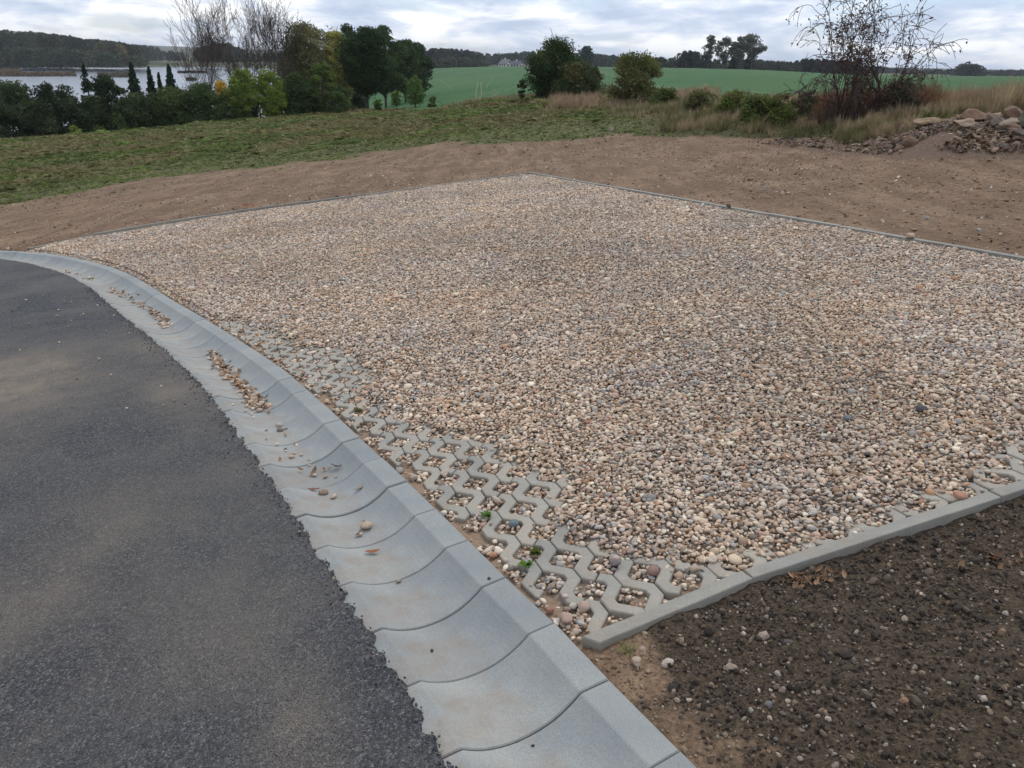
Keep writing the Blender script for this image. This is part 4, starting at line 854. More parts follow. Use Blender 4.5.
# ---------------- grass
def blade_proto(seed,n,wid,bend,spread):
    r=np.random.default_rng(seed); V=[];Fc=[]
    for i in range(n):
        a=r.uniform(0,6.28); d=np.array([math.cos(a),math.sin(a),0]); s=np.array([-d[1],d[0],0])*wid*r.uniform(.6,1.2); p0=d*r.uniform(0,spread); h=r.uniform(.55,1); b=bend*r.uniform(.3,1.2)
        k=len(V); V+=[p0-s,p0+s,p0+d*b*.35+s*.8+np.array([0,0,h*.6]),p0+d*b*.35-s*.8+np.array([0,0,h*.6]),p0+d*b+np.array([0,0,h])]; Fc+=[(k,k+1,k+2,k+3),(k+3,k+2,k+4)]
    return np.array(V),Fc
def weed_proto(seed,n):
    r=np.random.default_rng(seed); V=[];Fc=[]
    for i in range(n):
        a=r.uniform(0,6.28); e=r.uniform(.1,.9); d=np.array([math.cos(a)*math.cos(e),math.sin(a)*math.cos(e),math.sin(e)]); s=np.array([-math.sin(a),math.cos(a),0])*.22; l=r.uniform(.6,1.1); k=len(V)
        V+=[d*.05,d*l*.5+s,d*l+np.array([0,0,-.12]),d*l*.5-s]; Fc.append((k,k+1,k+2,k+3))
    return np.array(V),Fc
GP=[blade_proto(1,16,.035,.5,.35),blade_proto(2,12,.045,.8,.4),blade_proto(3,20,.028,.35,.25),weed_proto(4,14),weed_proto(5,10)]
def sample(n,p0,p1,D0,D1,pw):
    p=rng.uniform(p0,p1,n); q=rng.random(n); a=1.001-pw; D=(D0**a+(D1**a-D0**a)*q)**(1/a); return CAMP[0]+D*np.sin(p),CAMP[1]+D*np.cos(p),p,D
def meadow():
    x,y,p,D=sample(190000,math.radians(-37),math.radians(36),9,62,1.15); g,fd,bk=masks(x,y)
    edge=np.clip((D/tab(T_GR,p)-.93)/.15,0,1); keep=(g>.5)&(fd<.5)&((bk<.5)|(rng.random(len(x))<.5)); near=D<tab(T_GR,p)*1.12; keep|=(rng.random(len(x))<.05)&(D>tab(T_GR,p)*.86)&(p<phi_u(640))
    x,y,p,D,bk,g=[a[keep] for a in (x,y,p,D,bk,g)]; n=len(x); z=ground_z(x,y)
    t=fbm(x*.45,y*.45,4,101); t2=fbm(x*.9+30,y*.9,4,102); near=sstep(1.35,1.0,D/tab(T_GR,p))
    green=np.array([.125,.168,.044]); dark=np.array([.098,.122,.038]); brown=np.array([.188,.165,.074]); yel=np.array([.22,.20,.08])
    wb=sstep(.45,.60,t)*(1-near*.8); wd=sstep(.5,.65,t2); c=green[None]*(1-wd[:,None])+dark[None]*wd[:,None]; c=c*(1-wb[:,None])+brown[None]*wb[:,None]; m=rng.random(n)<.05; c[m]=yel; c*=rng.uniform(.65,1.35,(n,1))
    h=np.clip(rng.lognormal(math.log(.052),.4,n),.02,.18)*(.8+.5*sstep(15,40,D))*(1-.4*near); w=h*rng.uniform(.9,1.6,n)*(1+D*.012)
    vi=np.where(rng.random(n)<.45,rng.integers(3,5,n),rng.integers(0,3,n)); w=np.where(vi>=3,w*1.1,w)
    o=scatter('meadow_grass',np.stack([x,y,z-.01],1),np.stack([rng.normal(0,.15,n),rng.normal(0,.15,n),rng.uniform(0,6.28,n)],1),np.stack([w,w,h],1),c,vi,GP,M_BLADE,smooth=False)
    tag(o,'short weedy green and brown grass of the sloping meadow','grass',kind='stuff'); print('grass',n)
meadow()
def dry_grass():
    X=[];Cc=[];Hh=[]
    def add(n,u0,u1,D0,D1,hm,base,alt,dens=None):
        x,y,p,D=sample(n,phi_u(u0),phi_u(u1),D0,D1,1.0); t=fbm(x*.9,y*.9,3,111); keep=rng.random(n)<sstep(.28,.5,fbm(x*1.6,y*1.6,3,112))*sstep(0,.035,np.minimum(p-phi_u(u0),phi_u(u1)-p)+.012*rng.random(n))*sstep(0,.12,(D-D0)/(D1-D0)+.02); 
        if dens=='bank': keep&=(D>tab(T_GR,p)*1.02)&(D<tab(T_FD,p)*1.03)
        if dens=='verge': keep&=(D>tab(T_FD,p)*.90)&(D<tab(T_FD,p)*1.03)
        x,y,t=x[keep],y[keep],t[keep]; w=sstep(.42,.6,t)[:,None]; c=np.array(base)*(1-w)+np.array(alt)*w; m=len(x); X.append(np.stack([x,y,ground_z(x,y)-.02],1)); Cc.append(1.45*c*rng.uniform(.65,1.35,(m,1))); Hh.append(np.clip(hm*rng.lognormal(0,.28,m),.08,hm*1.8))
    ST=(.24,.185,.115); PK=(.23,.165,.11); RD=(.15,.075,.04); OL=(.095,.095,.04); BR=(.12,.085,.05)
    add(9000,650,1100,15,30,.17,OL,ST,'bank'); add(5200,546,720,31,46,.30,PK,ST); add(1800,600,760,25,34,.22,ST,OL,'bank')
    add(3200,440,570,40,62,.24,BR,ST,'verge'); add(4600,815,940,17.4,21,.34,RD,BR); add(4200,900,1100,16.2,20.5,.20,ST,RD,'bank'); add(900,985,1060,15.5,19,.36,ST,BR); add(4200,660,815,17.8,25,.22,ST,OL,'bank'); add(2200,840,925,14.4,17.0,.20,ST,OL); add(350,700,800,17.2,19.5,.14,OL,ST,'bank')
    add(500,940,1040,17.5,19.5,.34,PK,ST)
    P=np.concatenate(X);c=np.concatenate(Cc);h=np.concatenate(Hh);n=len(P); w=h*rng.uniform(.45,.8,n)
    pr=[blade_proto(11,14,.018,.35,.25),blade_proto(12,18,.014,.5,.3),blade_proto(13,10,.02,.25,.2)]
    o=scatter('dry_grass',P,np.stack([rng.normal(0,.2,n),rng.normal(0,.2,n),rng.uniform(0,6.28,n)],1),np.stack([w,w,h],1),c,rng.integers(0,3,n),pr,M_BLADE,smooth=False)
    tag(o,'tall straw-coloured and rusty dry grass on the bank','grass',kind='stuff'); print('dry',n)
dry_grass()
# ---------------- rubble and boulders
ANG=[stone_proto(100+i,2,1.1,(1,r_,q_)) for i,(r_,q_) in enumerate([(.8,.5),(.6,.45),(.9,.6),(.7,.35)])]
def rubble():
    x,y,p,D=sample(26000,phi_u(700),phi_u(1060),9.5,19,1.0); u_=512+F_PX*np.tan(p); lo=tab(T_RB,p)*.99; hi=tab(T_GR,p)*(1+.10*sstep(phi_u(860),phi_u(930),p))
    keep=(D>lo)&(D<hi)&(rng.random(len(x))<np.where(p<phi_u(790),.35*sstep(phi_u(720),phi_u(790),p),1)); x2,y2=x[keep],y[keep]; keep2=rng.random(len(x2))<sstep(.3,.5,fbm(x2*1.3,y2*1.3,3,121)); x2,y2=x2[keep2],y2[keep2]; n=len(x2)
    s=np.clip(rng.lognormal(math.log(.024),.5,n),.010,.11); c=peb_cols(n,.72,np.array([(.24,.165,.115),(.32,.235,.17),(.16,.105,.07),(.28,.19,.145),(.14,.12,.11),(.42,.34,.28)]),np.array([.25,.2,.25,.15,.1,.05]))
    o=scatter('rubble',np.stack([x2,y2,ground_z(x2,y2)+s*.3],1),np.stack([rng.normal(0,.6,n),rng.normal(0,.6,n),rng.uniform(0,6.28,n)],1),np.stack([s,s,s],1)*rng.uniform(.8,1.3,(n,3)),c,rng.integers(0,6,n),ANG+[stone_proto(120,2,1.2,(1,.6,.16)),stone_proto(121,2,1.2,(1,.4,.2))],M_PEB,smooth=False); tag(o,'heap of broken brown stones and soil along the dirt strip','rubble',kind='stuff'); print('rubble',n)
rubble()
def boulder(u0,u1,v0,v1,c1,c2,label,name='boulder',group='boulders dumped behind the rubble',seed=0,ang=1.1,rest=None,depth=.8):
    u=(u0+u1)/2; P,D=hit(u,v1-1 if rest is None else rest); px=D/F_PX; w=(u1-u0)*px*.86; h=(v1-v0)*px*.78; V,Fc=stone_proto(200+seed,4,ang,(1,1,1)); V=V*(1+.03*n3(V,seed,7))[:,None]
    V=(V-V.min(0))/(V.max(0)-V.min(0))-.5; V=V*np.array([w,w*depth,h*1.12]); V[:,2]+=h*1.12/2-h*.12
    o=obj(name,make_mesh(name,V,Fc,[mat_rock(name+'_stone',tuple(k*.55*w for k,w in zip(c1,(1.12,.97,.82))),tuple(k*.78*w for k,w in zip(c2,(1.1,.98,.85))),7)],True),M=Matrix.Translation(tuple(P))@Matrix.Rotation(-phi_u(u),4,'Z')); tag(o,label,'boulder' if name=='boulder' else 'stone',group)
bl=[(913,940,118,129,(.33,.25,.18),(.42,.34,.25),'long beige boulder, leftmost of the heap, beside a scrap of blue'),(917,928,110,118,(.16,.17,.15),(.22,.23,.2),'small grey-green boulder behind the leftmost beige one'),(960,988,110,125,(.27,.18,.145),(.35,.25,.2),'large pinkish-brown slab boulder lying on the others'),(953,975,119,129,(.40,.32,.26),(.48,.41,.34),'pale boulder in front of the pinkish slab'),(973,983,123,131,(.30,.27,.23),(.36,.33,.29),'small light grey boulder right of the pale one'),(982,994,114,125,(.25,.20,.17),(.31,.26,.23),'brown-grey boulder at the right end of the pinkish slab'),(990,1004,118,129,(.19,.17,.16),(.25,.23,.22),'darker grey boulder between the slab and the square block'),(1003,1020,107,121,(.22,.15,.12),(.28,.20,.16),'square brown block of stone standing upright'),(999,1018,119,132,(.36,.31,.26),(.43,.38,.33),'pale rounded boulder below the square brown block'),(1017,1034,108,131,(.17,.18,.16),(.22,.23,.2),'tall grey-green boulder cut by the right edge of the photo'),(1007,1019,125,134,(.34,.25,.2),(.40,.31,.25),'small pinkish boulder below the pale rounded one'),(1010,1028,130,139,(.20,.18,.17),(.26,.24,.22),'flat grey boulder lowest at the right edge of the photo')]
for i,b in enumerate(bl): boulder(*b,seed=i)
def scrap():
    P,D=hit(914,126); px=D/F_PX; w=6*px; n=9; X,Y=np.meshgrid(np.linspace(-.5,.5,n),np.linspace(0,1,n)); V=np.stack([X.ravel()*w,(.15*np.sin(X*9)+.2*Y).ravel()*w,(Y.ravel()*.8+.15*np.sin(Y*7+X*5).ravel()*.5)*w],1); i=np.arange(n-1)[:,None];j=np.arange(n-1)[None,:]
    t=NT('blue_plastic'); t.color((.10,.22,.40)); t.rough(.5); me=make_mesh('plastic_scrap',V,np.stack([i*n+j,i*n+j+1,(i+1)*n+j+1,(i+1)*n+j],-1).reshape(-1,4),[t.m],True); o=obj('plastic_scrap',me,M=Matrix.Translation(tuple(P+np.array([0,-.12,0])))); tag(o,'crumpled scrap of blue plastic against the beige boulder','rubbish'); m=o.modifiers.new('thickness','SOLIDIFY'); m.thickness=.004
scrap()
boulder(607,614,127,132,(.45,.42,.38),(.55,.52,.48),'pale stone at the meadow edge in line with the far gravel corner',name='stone',group='single stones lying about',seed=31)
boulder(589,596,104.5,108.5,(.5,.45,.3),(.55,.5,.36),'yellowish white stone in the grass below the brownish bush',name='stone',group='single stones lying about',seed=32)
# ---------------- soil clods, dirt stones
def near_world(Pl,z=0): return to_world(np.concatenate([Pl,np.full((len(Pl),1),z)],1))
def ground_near(x,y): return ground_z(x,y)+near_offset(x,y)[0]
def clods():
    P=np.concatenate([np.stack([rng.uniform(.0,3.6,150000),rng.uniform(.25,3.1,150000)],1)]); s=soil_mask(P); q=K1-K0; w=P-K0; fs=(q[0]*w[:,1]-q[1]*w[:,0]); d,side,_=dist_poly(P,GR)
    dk=dist_poly(P,KFRONT)[0]; ok=(fs<0)&(side>0)&(dk>.035)&(d>.01)&(~inside(P,BED)); keep=ok&(rng.random(len(P))<np.where(s>.5,.9,.45)); P=P[keep]; s=s[keep]; W=near_world(P); z=ground_near(W[:,0],W[:,1]); n=len(P)
    sz=np.clip(rng.lognormal(math.log(.0030),.6,n),.0012,.016); dark=np.array([(.030,.023,.017),(.052,.039,.029),(.10,.074,.052),(.18,.13,.09)]); lt=PEBC
    st=rng.random(n)<.11; c=np.where(st[:,None],lt[rng.choice(len(lt),n,p=PEBW)]*rng.choice([.45,.62,.95],(n,1),p=[.55,.39,.06]),dark[rng.choice(4,n,p=[.34,.32,.22,.12])]); sandy=s<.5; c[sandy&~st]=np.array([.24,.17,.115]); c=c*rng.uniform(.7,1.3,(n,1)); sz=np.where(st,sz*1.15,sz)
    o=scatter('soil_crumbs',np.stack([W[:,0],W[:,1],z+sz*.3],1),np.stack([rng.normal(0,.6,n),rng.normal(0,.6,n),rng.uniform(0,6.28,n)],1),np.stack([sz]*3,1)*rng.uniform(.75,1.35,(n,3)),np.clip(c,0,.8),rng.integers(0,4,n),[stone_proto(140+i,1,.8,(1,.8,.65)) for i in range(4)],M_PEB,smooth=False); tag(o,'crumbs of dark soil mixed with grit in front of the kerb','soil',kind='stuff'); print('clods',n)
clods()
def dirt_stones():
    x,y,p,D=sample(60000,math.radians(-37),math.radians(36),6.0,22,1.1); P=to_local(x,y); g,_,_=masks(x,y); d,side,_=dist_poly(P,GR)
    keep=(~inside(P,BED))&(side>0)&(g<.7)&(dist_poly(P,np.concatenate([KB,KRIGHT]))[0]>.05)&(rng.random(len(x))<.25+.75*sstep(.4,.6,fbm(x*.6,y*.6,4,131))); x,y,D=x[keep],y[keep],D[keep]; z=ground_near(x,y); n=len(x)
    s=np.clip(rng.lognormal(math.log(.009),.5,n),.004,.04); st=rng.random(n)<.2; c=np.where(st[:,None],PEBC[rng.choice(len(PEBC),n,p=PEBW)],np.array([.24,.16,.105]))*rng.uniform(.75,1.2,(n,1))
    o=scatter('dirt_clods',np.stack([x,y,z+s*.25],1),np.stack([rng.normal(0,.5,n),rng.normal(0,.5,n),rng.uniform(0,6.28,n)],1),np.stack([s]*3,1)*rng.uniform(.75,1.4,(n,3)),c,rng.integers(0,4,n),ANG,M_PEB,smooth=False); tag(o,'small clods and stones scattered over the brown dirt strip','dirt',kind='stuff'); print('dirt',n)
dirt_stones()
# ---------------- asphalt crumbs along the ragged road edge and grit on the road
def road_grit():
    s=rng.uniform(2,GA[-1],7000); w=GW-.035+rng.exponential(.03,7000)-.006; P=gleft(s,0)*1.0; t=gtan(s); P=along(GR,s)+np.stack([t[:,1],-t[:,0]],-1)*w[:,None]; jag=(fbm(s*28,s*0,4,51)-.5)*.034+(vnoise(s*95,s*0,52)-.5)*.012; keep=(w>GW-.03+jag-.006)&(P[:,1]<7)&(w<GW+.5); P=P[keep]; n=len(P)
    sz=np.clip(rng.lognormal(math.log(.0034),.35,n),.0018,.009); c=np.array([.06,.062,.07])*rng.uniform(.5,1.9,(n,1)); m=rng.random(n)<.02; c[m]=np.array([.35,.28,.2])
    z=np.full(n,.014)
    # loose tan stones lying on the far part of the road
    k=260; Q=np.stack([rng.uniform(-5.2,-1.9,k),rng.uniform(3.6,7.0,k)],1); _,sd_,_=dist_poly(Q,GR); dq=dist_poly(Q,GR)[0]; m=(sd_<0)&(dq>GW+.02)&(rng.random(k)<np.exp(-dq/1.2)*1.3); Q=Q[m]; k=len(Q)
    P=np.concatenate([P,Q]); sz=np.concatenate([sz,np.clip(rng.lognormal(math.log(.0085),.4,k),.004,.02)]); c=np.concatenate([c,peb_cols(k,.9)]); z=np.concatenate([z,np.full(k,.018)]); n=len(P)
    o=scatter('road_grit',np.stack([P[:,0],P[:,1],z],1),rng.uniform(0,6.28,(n,3)),np.stack([sz]*3,1)*rng.uniform(.8,1.3,(n,3)),np.clip(c,0,.8),rng.integers(0,4,n),[stone_proto(160+i,1,.9,(1,.85,.7)) for i in range(4)],M_PEB,smooth=False,M=TL); tag(o,'black asphalt crumbs and loose grit on the road edge','grit',kind='stuff')
road_grit()
# ---------------- spilled stones, leaves and chips in the trough
def leaf_proto(seed,l=1.,w=.45,curl=.35):
    r=np.random.default_rng(seed); n=7; X=np.linspace(-1,1,n); V=[]
    for x in X:
        ww=w*(1-abs(x)**2.2)*r.uniform(.75,1.15)+.02; z=curl*x*x*r.uniform(.7,1.2); 
        for y in (-1,0,1): V.append((x*l,y*ww,z+abs(y)*curl*.5*ww/w+r.normal(0,.03)))
    Fc=[(i*3+j,(i+1)*3+j,(i+1)*3+j+1,i*3+j+1) for i in range(n-1) for j in range(2)]; return np.array(V),Fc
def trough_pt(u,v):
    P=L(u,v,-.03); d,side,s=dist_poly(P[None],GR); z=float(gprof(d[0])) if side[0]<0 else -.0
    P=L(u,v,z); return P,z
def spill():
    n=520; T_=rng.random(n); cu=np.interp(T_,[0,.18,.4,1],[212,222,238,262]); cv=np.interp(T_,[0,.18,.4,1],[352,368,384,410]); sp=np.interp(T_,[0,.2,.35,1],[3.5,4.5,4,5.5]); U=cu+rng.normal(0,1,n)*sp*.95; Vv=cv+rng.normal(0,1,n)*sp*.42
    n2=230; T2=rng.random(n2)**1.0; U2=np.interp(T2,[0,.5,1],[108,150,168])+rng.normal(0,2.5,n2); V2=np.interp(T2,[0,.5,1],[288,309,327])+rng.normal(0,1.6,n2)
    n3_=40; U3=rng.uniform(60,95,n3_); V3=rng.normal(277,2.5,n3_)+(U3-80)*.12; n4=30; U4=rng.uniform(230,340,n4); V4=400+(U4-230)*.75+rng.normal(0,10,n4)
    U=np.concatenate([U,U2,U3,U4]); Vv=np.concatenate([Vv,V2,V3,V4]); P=[];
    for a,b in zip(U,Vv): p,z=trough_pt(a,b); P.append((p[0],p[1],z))
    P=np.array(P); d,sd_,_=dist_poly(P[:,:2],GR); ok=(sd_<0)&(d<GW-.02)&(d>.05); P=P[ok]; n=len(P); s=np.clip(rng.lognormal(math.log(.0095),.35,n),.004,.02); lf=rng.random(n)<.3
    c=np.where(lf[:,None],np.array([.26,.15,.08])*rng.uniform(.5,1.5,(n,1)),peb_cols(n,1.)); vi=np.where(lf,rng.integers(4,6,n),rng.integers(0,4,n)); s=np.where(lf,s*1.5,s); P[:,2]+=s*.4
    o=scatter('spilled_stones',P,np.stack([rng.normal(0,.3,n),rng.normal(0,.3,n),rng.uniform(0,6.28,n)],1),np.stack([s]*3,1),np.clip(c,0,.8),vi,PEB[:4]+[leaf_proto(1),leaf_proto(2,1,.3)],M_PEB,M=TL); tag(o,'washed-down pebbles and leaf bits lying in the gutter bottom','pebbles',kind='stuff')
spill()
M_DL={}
def dry_leaf(u,v,px_len,rz,label,c=(.24,.11,.05),z=None,name='dry_leaf',w=.4):
    P,zz=trough_pt(u,v); 
    if z is not None: P=L(u,v,z); zz=z
    d=np.linalg.norm(np.array([P[0],P[1],CAMH])); l=px_len*d/F_PX/2; V,Fc=leaf_proto(int(u),1,w,.3); V=V*l; t=NT('dry_leaf'); t.color(t.mix(t.noise(60,3),tuple(k*.6 for k in c),tuple(k*1.3 for k in c)))
    o=obj(name,make_mesh(name,V,Fc,[t.m],True),M=at_local(P[0],P[1],zz+.004,rz)); m=o.modifiers.new('thickness','SOLIDIFY'); m.thickness=.0008; tag(o,label,'leaf','dead leaves lying in the gutter')
def stone(u,v,px_w,c,label,z=None,seed=0,sq=(1,.8,.6),ang=.3,name='stone',group='single stones lying about'):
    if z is None: P,zz=trough_pt(u,v)
    else: P=L(u,v,z); zz=z
    d=np.linalg.norm(np.array([P[0],P[1],CAMH])); s=px_w*d/F_PX/2; V,Fc=stone_proto(400+seed,3,ang,sq); V=V*s; V[:,2]+=s*sq[2]*.75
    o=obj(name,make_mesh(name,V,Fc,[mat_rock('single_stone',tuple(k*.85 for k in c),tuple(min(k*1.2,.9) for k in c),40)],True),M=at_local(P[0],P[1],zz,random.uniform(0,6))); tag(o,label,'stone',group)
dry_leaf(373,553,15,.1,'rust-red dead leaf just below the beige stone in the gutter',(.30,.12,.06),w=.3)
dry_leaf(359,535,9,1.,'brown dead leaf tucked under the beige stone in the gutter',(.18,.09,.05))
dry_leaf(366,524,9,2.4,'dark curled leaf behind the beige stone in the gutter',(.14,.08,.05))
dry_leaf(361,489,14,.9,'pale straw-coloured leaf on the right slope of the gutter',(.30,.23,.14),w=.25)
dry_leaf(314,490.5,13,-.1,'reddish narrow leaf left of the small stone cluster in the gutter',(.24,.10,.07),w=.22)
stone(367,528,13,(.50,.40,.29),'beige stone with dead leaves around it in the gutter',seed=1)
stone(361,535,5,(.5,.42,.33),'tiny pale stone under the beige stone in the gutter',seed=2)
stone(324,494,10,(.32,.24,.17),'brown stone in the small cluster in the gutter',seed=3); stone(334,498,8,(.52,.43,.33),'beige stone at the right end of the small cluster in the gutter',seed=4)
stone(315,476,5,(.5,.47,.42),'single pale pebble on the gutter slope above the cluster',seed=5)
stone(399,582,6,(.34,.29,.23),'lone brown pebble on the gutter between two joints',seed=6); stone(432,651,3.5,(.06,.06,.06),'black speck of grit on the lower gutter',seed=7); stone(533,746,3.5,(.05,.05,.055),'black speck of grit on the nearest gutter stone',seed=8)
stone(411,704,5,(.05,.05,.05),'black asphalt crumb on the flat gutter edge',z=0.0,seed=9,sq=(1,.35,.3)); stone(489,579,4,(.09,.08,.07),'dark pebble wedged at a gutter joint beside the paver strip',seed=10,z=0.0)
ZB=-.012
for i,(u,v,w,c,lb,z) in enumerate([(960,499,15,(.46,.25,.17),'salmon pink angular stone resting by the front kerb near the right edge',.0),(653,574,14,(.31,.19,.155),'round red-brown stone in the paver hole next to the kerb joint',-.015),(694,571,11,(.46,.36,.27),'round tan stone near the kerb joint',-.01),(686,569,4,(.5,.45,.4),'small whitish pebble near the kerb joint',-.01),
 (584,609,15,(.46,.34,.27),'large pinkish stone in the last paver hole before the kerb end',-.018),(573,608,9,(.56,.49,.42),'white rounded pebble beside the large pinkish stone',-.018),(566,622,17,(.44,.31,.24),'flat pink-brown stone on the sand next to the kerb end',-.02),(550,612,9,(.35,.18,.13),'rust-coloured stone on the sandy strip',-.02),(493,557,9,(.46,.24,.15),'orange-red brick chip on the sandy strip by the gutter',-.02),(511,571,8,(.18,.14,.12),'dark brown stone on the sandy strip by the gutter',-.02),
 (514,526,12,(.17,.21,.22),'bluish grey round stone in a paver hole',-.02),(441,517,9,(.26,.26,.26),'grey round stone beside the small green weed',-.018),(445,476,11,(.52,.43,.34),'large beige stone in a paver hole near the gutter',-.02),(414,479,9,(.46,.37,.3),'beige stone on the sandy strip beside the gutter',-.02),(615,565,11,(.22,.185,.18),'dark grey oval stone at the gravel border',.0),(631,553,11,(.38,.31,.26),'big light brown stone at the gravel border',.0),
 (645,637,10,(.36,.28,.2),'round brown stone in the sand outside the kerb end',-.02),(642,651,8,(.40,.31,.25),'pale brown stone just below the round one outside the kerb end',-.02),(637,664,13,(.44,.34,.26),'tan angular stone in the sand below the grass tuft',-.015),(667,666,13,(.50,.43,.36),'whitish angular stone where sand meets dark soil',-.02),(661,631,14,(.20,.145,.115),'brown clod against the outer face of the kerb',-.03),(876,698,12,(.13,.12,.115),'dark grey stone in the soil at the lower right',-.04),(750,696,9,(.46,.42,.37),'pale stone in the dark soil in the lower middle',-.04),(753,636,8,(.56,.52,.47),'whitish stone in the soil below the kerb joint',-.04),(968,583,8,(.42,.39,.36),'light grey stone in the soil near the dry root',-.04),(781,674,11,(.22,.16,.12),'brown stone in the middle of the dark soil',-.04),(820,605,7,(.60,.57,.52),'white pebble in the soil under the kerb',-.04),(879,609,8,(.3,.29,.28),'grey pebble in the upper soil',-.04),(926,656,6,(.6,.57,.5),'white pebble in the soil towards the right edge',-.04),
 (910,238,9,(.50,.36,.28),'pinkish stone sitting on the right-hand kerb',.016),(729,207,6,(.12,.10,.09),'small dark stone on the right-hand kerb',.016),(847,420,9,(.2,.21,.22),'slate grey flat stone within the gravel',.01),(921,411,10,(.10,.10,.105),'darkest flat stone within the gravel',.01)]):
    stone(u,v,w*1.0,c,lb,z=z,seed=20+i,ang=.8 if i%3==0 else .2,sq=(1,.82,.62))
# ---------------- small plants
def weed(u,v,px_w,label,c=(.11,.21,.03),z=-.008,grass=False,n=26,h=.5,cat='weed'):
    P=L(u,v,z); d=np.linalg.norm(np.array([P[0],P[1],CAMH])); s=px_w*d/F_PX/2; r=np.random.default_rng(int(u)); 
    V,Fc=(blade_proto(int(u),n,.03,.9,.25) if grass else weed_proto(int(u),n)); V=np.array(V)*s; V[:,2]*=h*2
    V4=V; me=make_mesh('weed_plant',V4,Fc,[M_LEAF],False,{'col':('FLOAT_COLOR',col4(np.array(c)[None]*np.repeat(r.uniform(.7,1.3,(len(V)//(5 if grass else 4),1)),5 if grass else 4,0)))}); o=obj('weed_plant',me,M=at_local(P[0],P[1],z+.001)); tag(o,label,cat,'small weeds in the paving')
weed(486,516,17,'small bright green weed by the grey round stone'); weed(535,553,16,'mossy olive weed filling a paver hole',(.11,.13,.03),h=.5,n=44); weed(526,565,17,'small bright green weed on the sandy strip below the mossy hole')
weed(359,411,11,'olive weed in a paver hole further up the strip',(.06,.07,.02),h=.3); weed(628,655,26,'grass tuft in the sand outside the kerb end',(.20,.22,.08),z=-.02,grass=True,n=46,h=.55); weed(70,228,10,'green seedling in the dirt behind the far left kerb',(.06,.08,.025),z=-.0,grass=True,n=20)
weed(24,243,7,'tiny weed where the dirt meets the gutter at far left',(.05,.07,.025),z=0.,grass=True,n=16)
for k,(u,v) in enumerate([(246,207),(252,208),(233,211)]): 
    P=L(u,v,.02); d=np.linalg.norm(np.array([P[0],P[1],CAMH])); V,Fc=leaf_proto(50+k,1,.7,.5); V=V*(3*d/F_PX); t=NT('orange_leaf'); t.color((.27,.12,.075)); o=obj('dry_leaf',make_mesh('dry_leaf',V,Fc,[t.m],True),M=at_local(P[0],P[1],.04,k)@Matrix.Rotation(.7,4,'X')); tag(o,['orange-red fallen leaf lying on the far left kerb','second orange-red leaf touching the first on the far left kerb','faded red leaf left of the pair on the far left kerb'][k],'leaf','orange leaves on the far kerb')
def litter():
    n=90; P=[];
    for i in range(n):
        if i<60: u,v=random.gauss(805,16),random.gauss(588,5)-0
        else: u,v=random.gauss(990,22),random.gauss(572,8)
        P.append(L(u,v,-.04))
    P=np.array(P); q=K1-K0; dk=dist_poly(P,KFRONT)[0]; w=P-K1; q=K2-K1; m=(dk>.04)&((q[0]*w[:,1]-q[1]*w[:,0])<0); P=P[m]; n=len(P); W=near_world(P); z=ground_near(W[:,0],W[:,1])
    s=rng.uniform(.006,.020,n); c=np.array([.28,.17,.10])*rng.uniform(.5,1.4,(n,1)); o=scatter('leaf_litter',np.stack([W[:,0],W[:,1],z+.008],1),np.stack([rng.normal(0,.6,n),rng.normal(0,.6,n),rng.uniform(0,6.28,n)],1),np.stack([s]*3,1),c,rng.integers(0,3,n),[leaf_proto(71),leaf_proto(72,1,.25),leaf_proto(73,1.2,.08)],M_PEB,smooth=False); tag(o,'dry brown leaf litter and rootlets along the foot of the kerb','litter',kind='stuff')
litter()
def twig(pts,label,rpx=.7,c=M_BARKG):
    P=np.array([np.append(L(u,v,-.035),-.035+h) for u,v,h in pts]); P=catmull(P,6); cen=P[0].copy(); T=Tubes(); d=np.linalg.norm(P[0]-np.array([0,0,CAMH])); T.add(P-cen,np.linspace(rpx,rpx*.4,len(P))*d/F_PX,5); o=T.build('dry_twig',c,None); o.matrix_basis=at_local(*cen); tag(o,label,'twig','dry twigs lying on the soil')
M_STRAW=mat_bark('straw',(.30,.23,.15))
twig([(988,584,.0),(1000,578,.012),(1012,572,.006),(1024,573,.02)],'forked dry root in the soil at the right edge',1.1,M_STRAW); twig([(990,562,.0),(996,568,.01),(1006,571,.01)],'thin branch of dry root above the forked one',.7,M_STRAW); twig([(877,578,0),(882,570,.02),(889,566,.015)],'thin straw stalk in the soil below the kerb',.8,M_STRAW); twig([(858,407,.045),(868,403,.05),(877,398,.05)],'pale twig lying on the gravel near the dark flat stones',.9,M_STRAW); twig([(765,668,.0),(775,664,.01),(783,660,.005)],'short straw piece in the middle of the soil',.5,M_STRAW)

def haze():
    me=bpy.data.meshes.new('haze'); b=bmesh.new(); bmesh.ops.create_cube(b,size=1); b.to_mesh(me); b.free()
    m=bpy.data.materials.new('haze_air'); m.use_nodes=True; n=m.node_tree.nodes; n.clear(); o_=n.new('ShaderNodeOutputMaterial'); p=n.new('ShaderNodeVolumePrincipled'); p.inputs['Color'].default_value=(.80,.88,1,1); p.inputs['Density'].default_value=.00017; m.node_tree.links.new(p.outputs[0],o_.inputs['Volume']); me.materials.append(m)
    o=obj('haze',me); o.scale=(9400,9400,60); o.location=(0,0,16); tag(o,'thin blue-grey autumn haze over the far land','haze',kind='stuff')
haze()
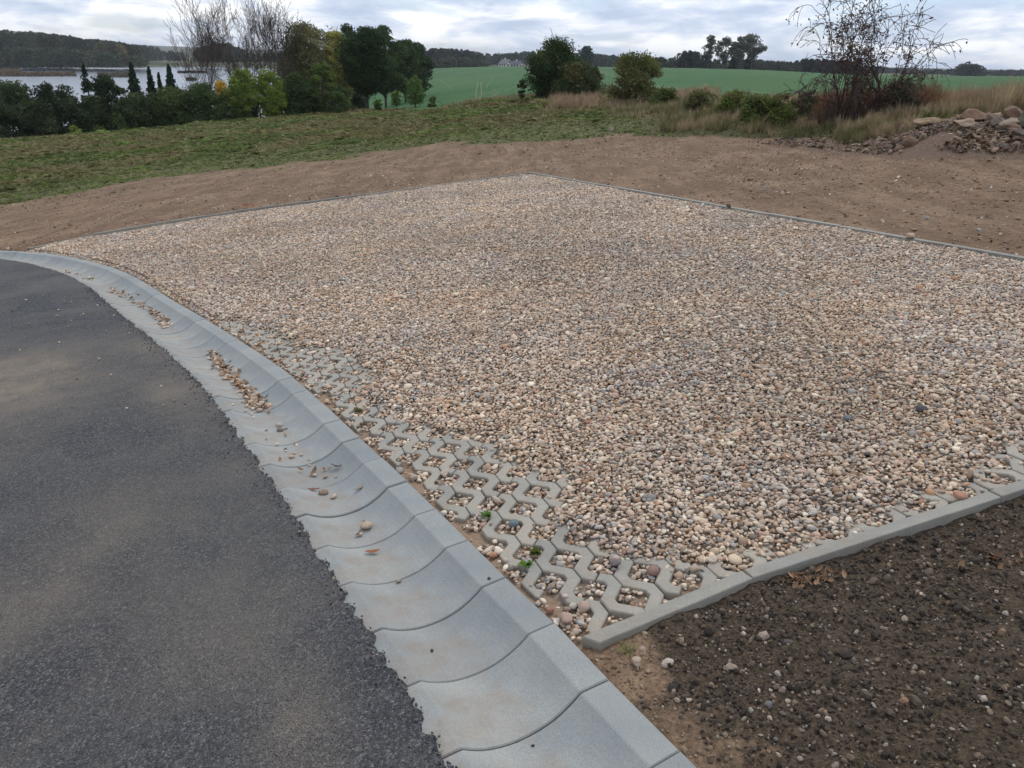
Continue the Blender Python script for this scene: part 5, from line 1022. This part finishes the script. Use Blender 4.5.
# ------------------------------------------------------------------ light, sky, camera
def world():
    w=bpy.data.worlds.new('World'); sc.world=w; w.use_nodes=True; t=w.node_tree; n=t.nodes; l=t.links; bg=n['Background']
    sky=n.new('ShaderNodeTexSky'); sky.sky_type='NISHITA'; sky.sun_disc=False; sky.sun_elevation=math.radians(50); sky.sun_rotation=math.radians(SUN_AZ)
    tc=n.new('ShaderNodeTexCoord'); 
    def nz(scale,sc3,det,seed):
        m=n.new('ShaderNodeMapping'); m.inputs['Scale'].default_value=sc3; m.inputs['Location'].default_value=(seed,seed*.7,seed*.3); l.new(tc.outputs['Generated'],m.inputs[0])
        k=n.new('ShaderNodeTexNoise'); k.inputs['Scale'].default_value=scale; k.inputs['Detail'].default_value=det; k.inputs['Roughness'].default_value=.55; k.inputs['Distortion'].default_value=.3; l.new(m.outputs[0],k.inputs['Vector']); return k.outputs['Fac']
    def ramp(f,stops):
        r=n.new('ShaderNodeValToRGB'); e=r.color_ramp.elements
        while len(e)<len(stops): e.new(.5)
        for i,(p,c) in enumerate(stops): e[i].position=p; e[i].color=(*c,1)
        l.new(f,r.inputs[0]); return r.outputs[0]
    cl=ramp(nz(9.5,(1,1,4.0),8,3.1),[(.36,(5.9,6.9,8.8)),(.45,(7.4,8.3,10.0)),(.53,(9.7,10.2,11.1)),(.60,(12.6,12.7,12.8))])
    mx=n.new('ShaderNodeMix'); mx.data_type='RGBA'; cov=ramp(nz(4.5,(1,1,5),5,8.3),[(.36,(.45,)*3),(.47,(.95,)*3),(1,(1,)*3)]); l.new(cov,mx.inputs[0])
    sc2=n.new('ShaderNodeMix'); sc2.data_type='RGBA'; sc2.blend_type='MULTIPLY'; sc2.inputs[0].default_value=1; l.new(sky.outputs[0],sc2.inputs[6]); sc2.inputs[7].default_value=(.80,.98,1.35,1)
    l.new(sc2.outputs[2],mx.inputs[6]); l.new(cl,mx.inputs[7]); l.new(mx.outputs[2],bg.inputs[0]); bg.inputs[1].default_value=SKY_STR
SUN_AZ=25; SKY_STR=.098
world()
sd=bpy.data.lights.new('sun','SUN'); sd.energy=1.5; sd.angle=math.radians(16); sd.color=(1,.94,.85); so=bpy.data.objects.new('sun',sd); COL.objects.link(so)
el=math.radians(50); az=math.radians(SUN_AZ); dirv=Vector((math.sin(az)*math.cos(el),math.cos(az)*math.cos(el),math.sin(el))); so.rotation_euler=dirv.to_track_quat('Z','Y').to_euler()
cd=bpy.data.cameras.new('camera'); cd.sensor_width=36; cd.lens=F_PX*36/1024; cd.clip_start=.02; cd.clip_end=9000
co=bpy.data.objects.new('camera',cd); COL.objects.link(co)
co.matrix_world=Matrix([[Rv[i],Uv[i],-Fv[i],CAMP[i]] for i in range(3)]+[[0,0,0,1]]); sc.camera=co
sc.view_settings.view_transform='Standard'; sc.view_settings.look='None'; sc.view_settings.exposure=0; sc.view_settings.gamma=1
sc.cycles.max_bounces=6; sc.cycles.use_denoising=True
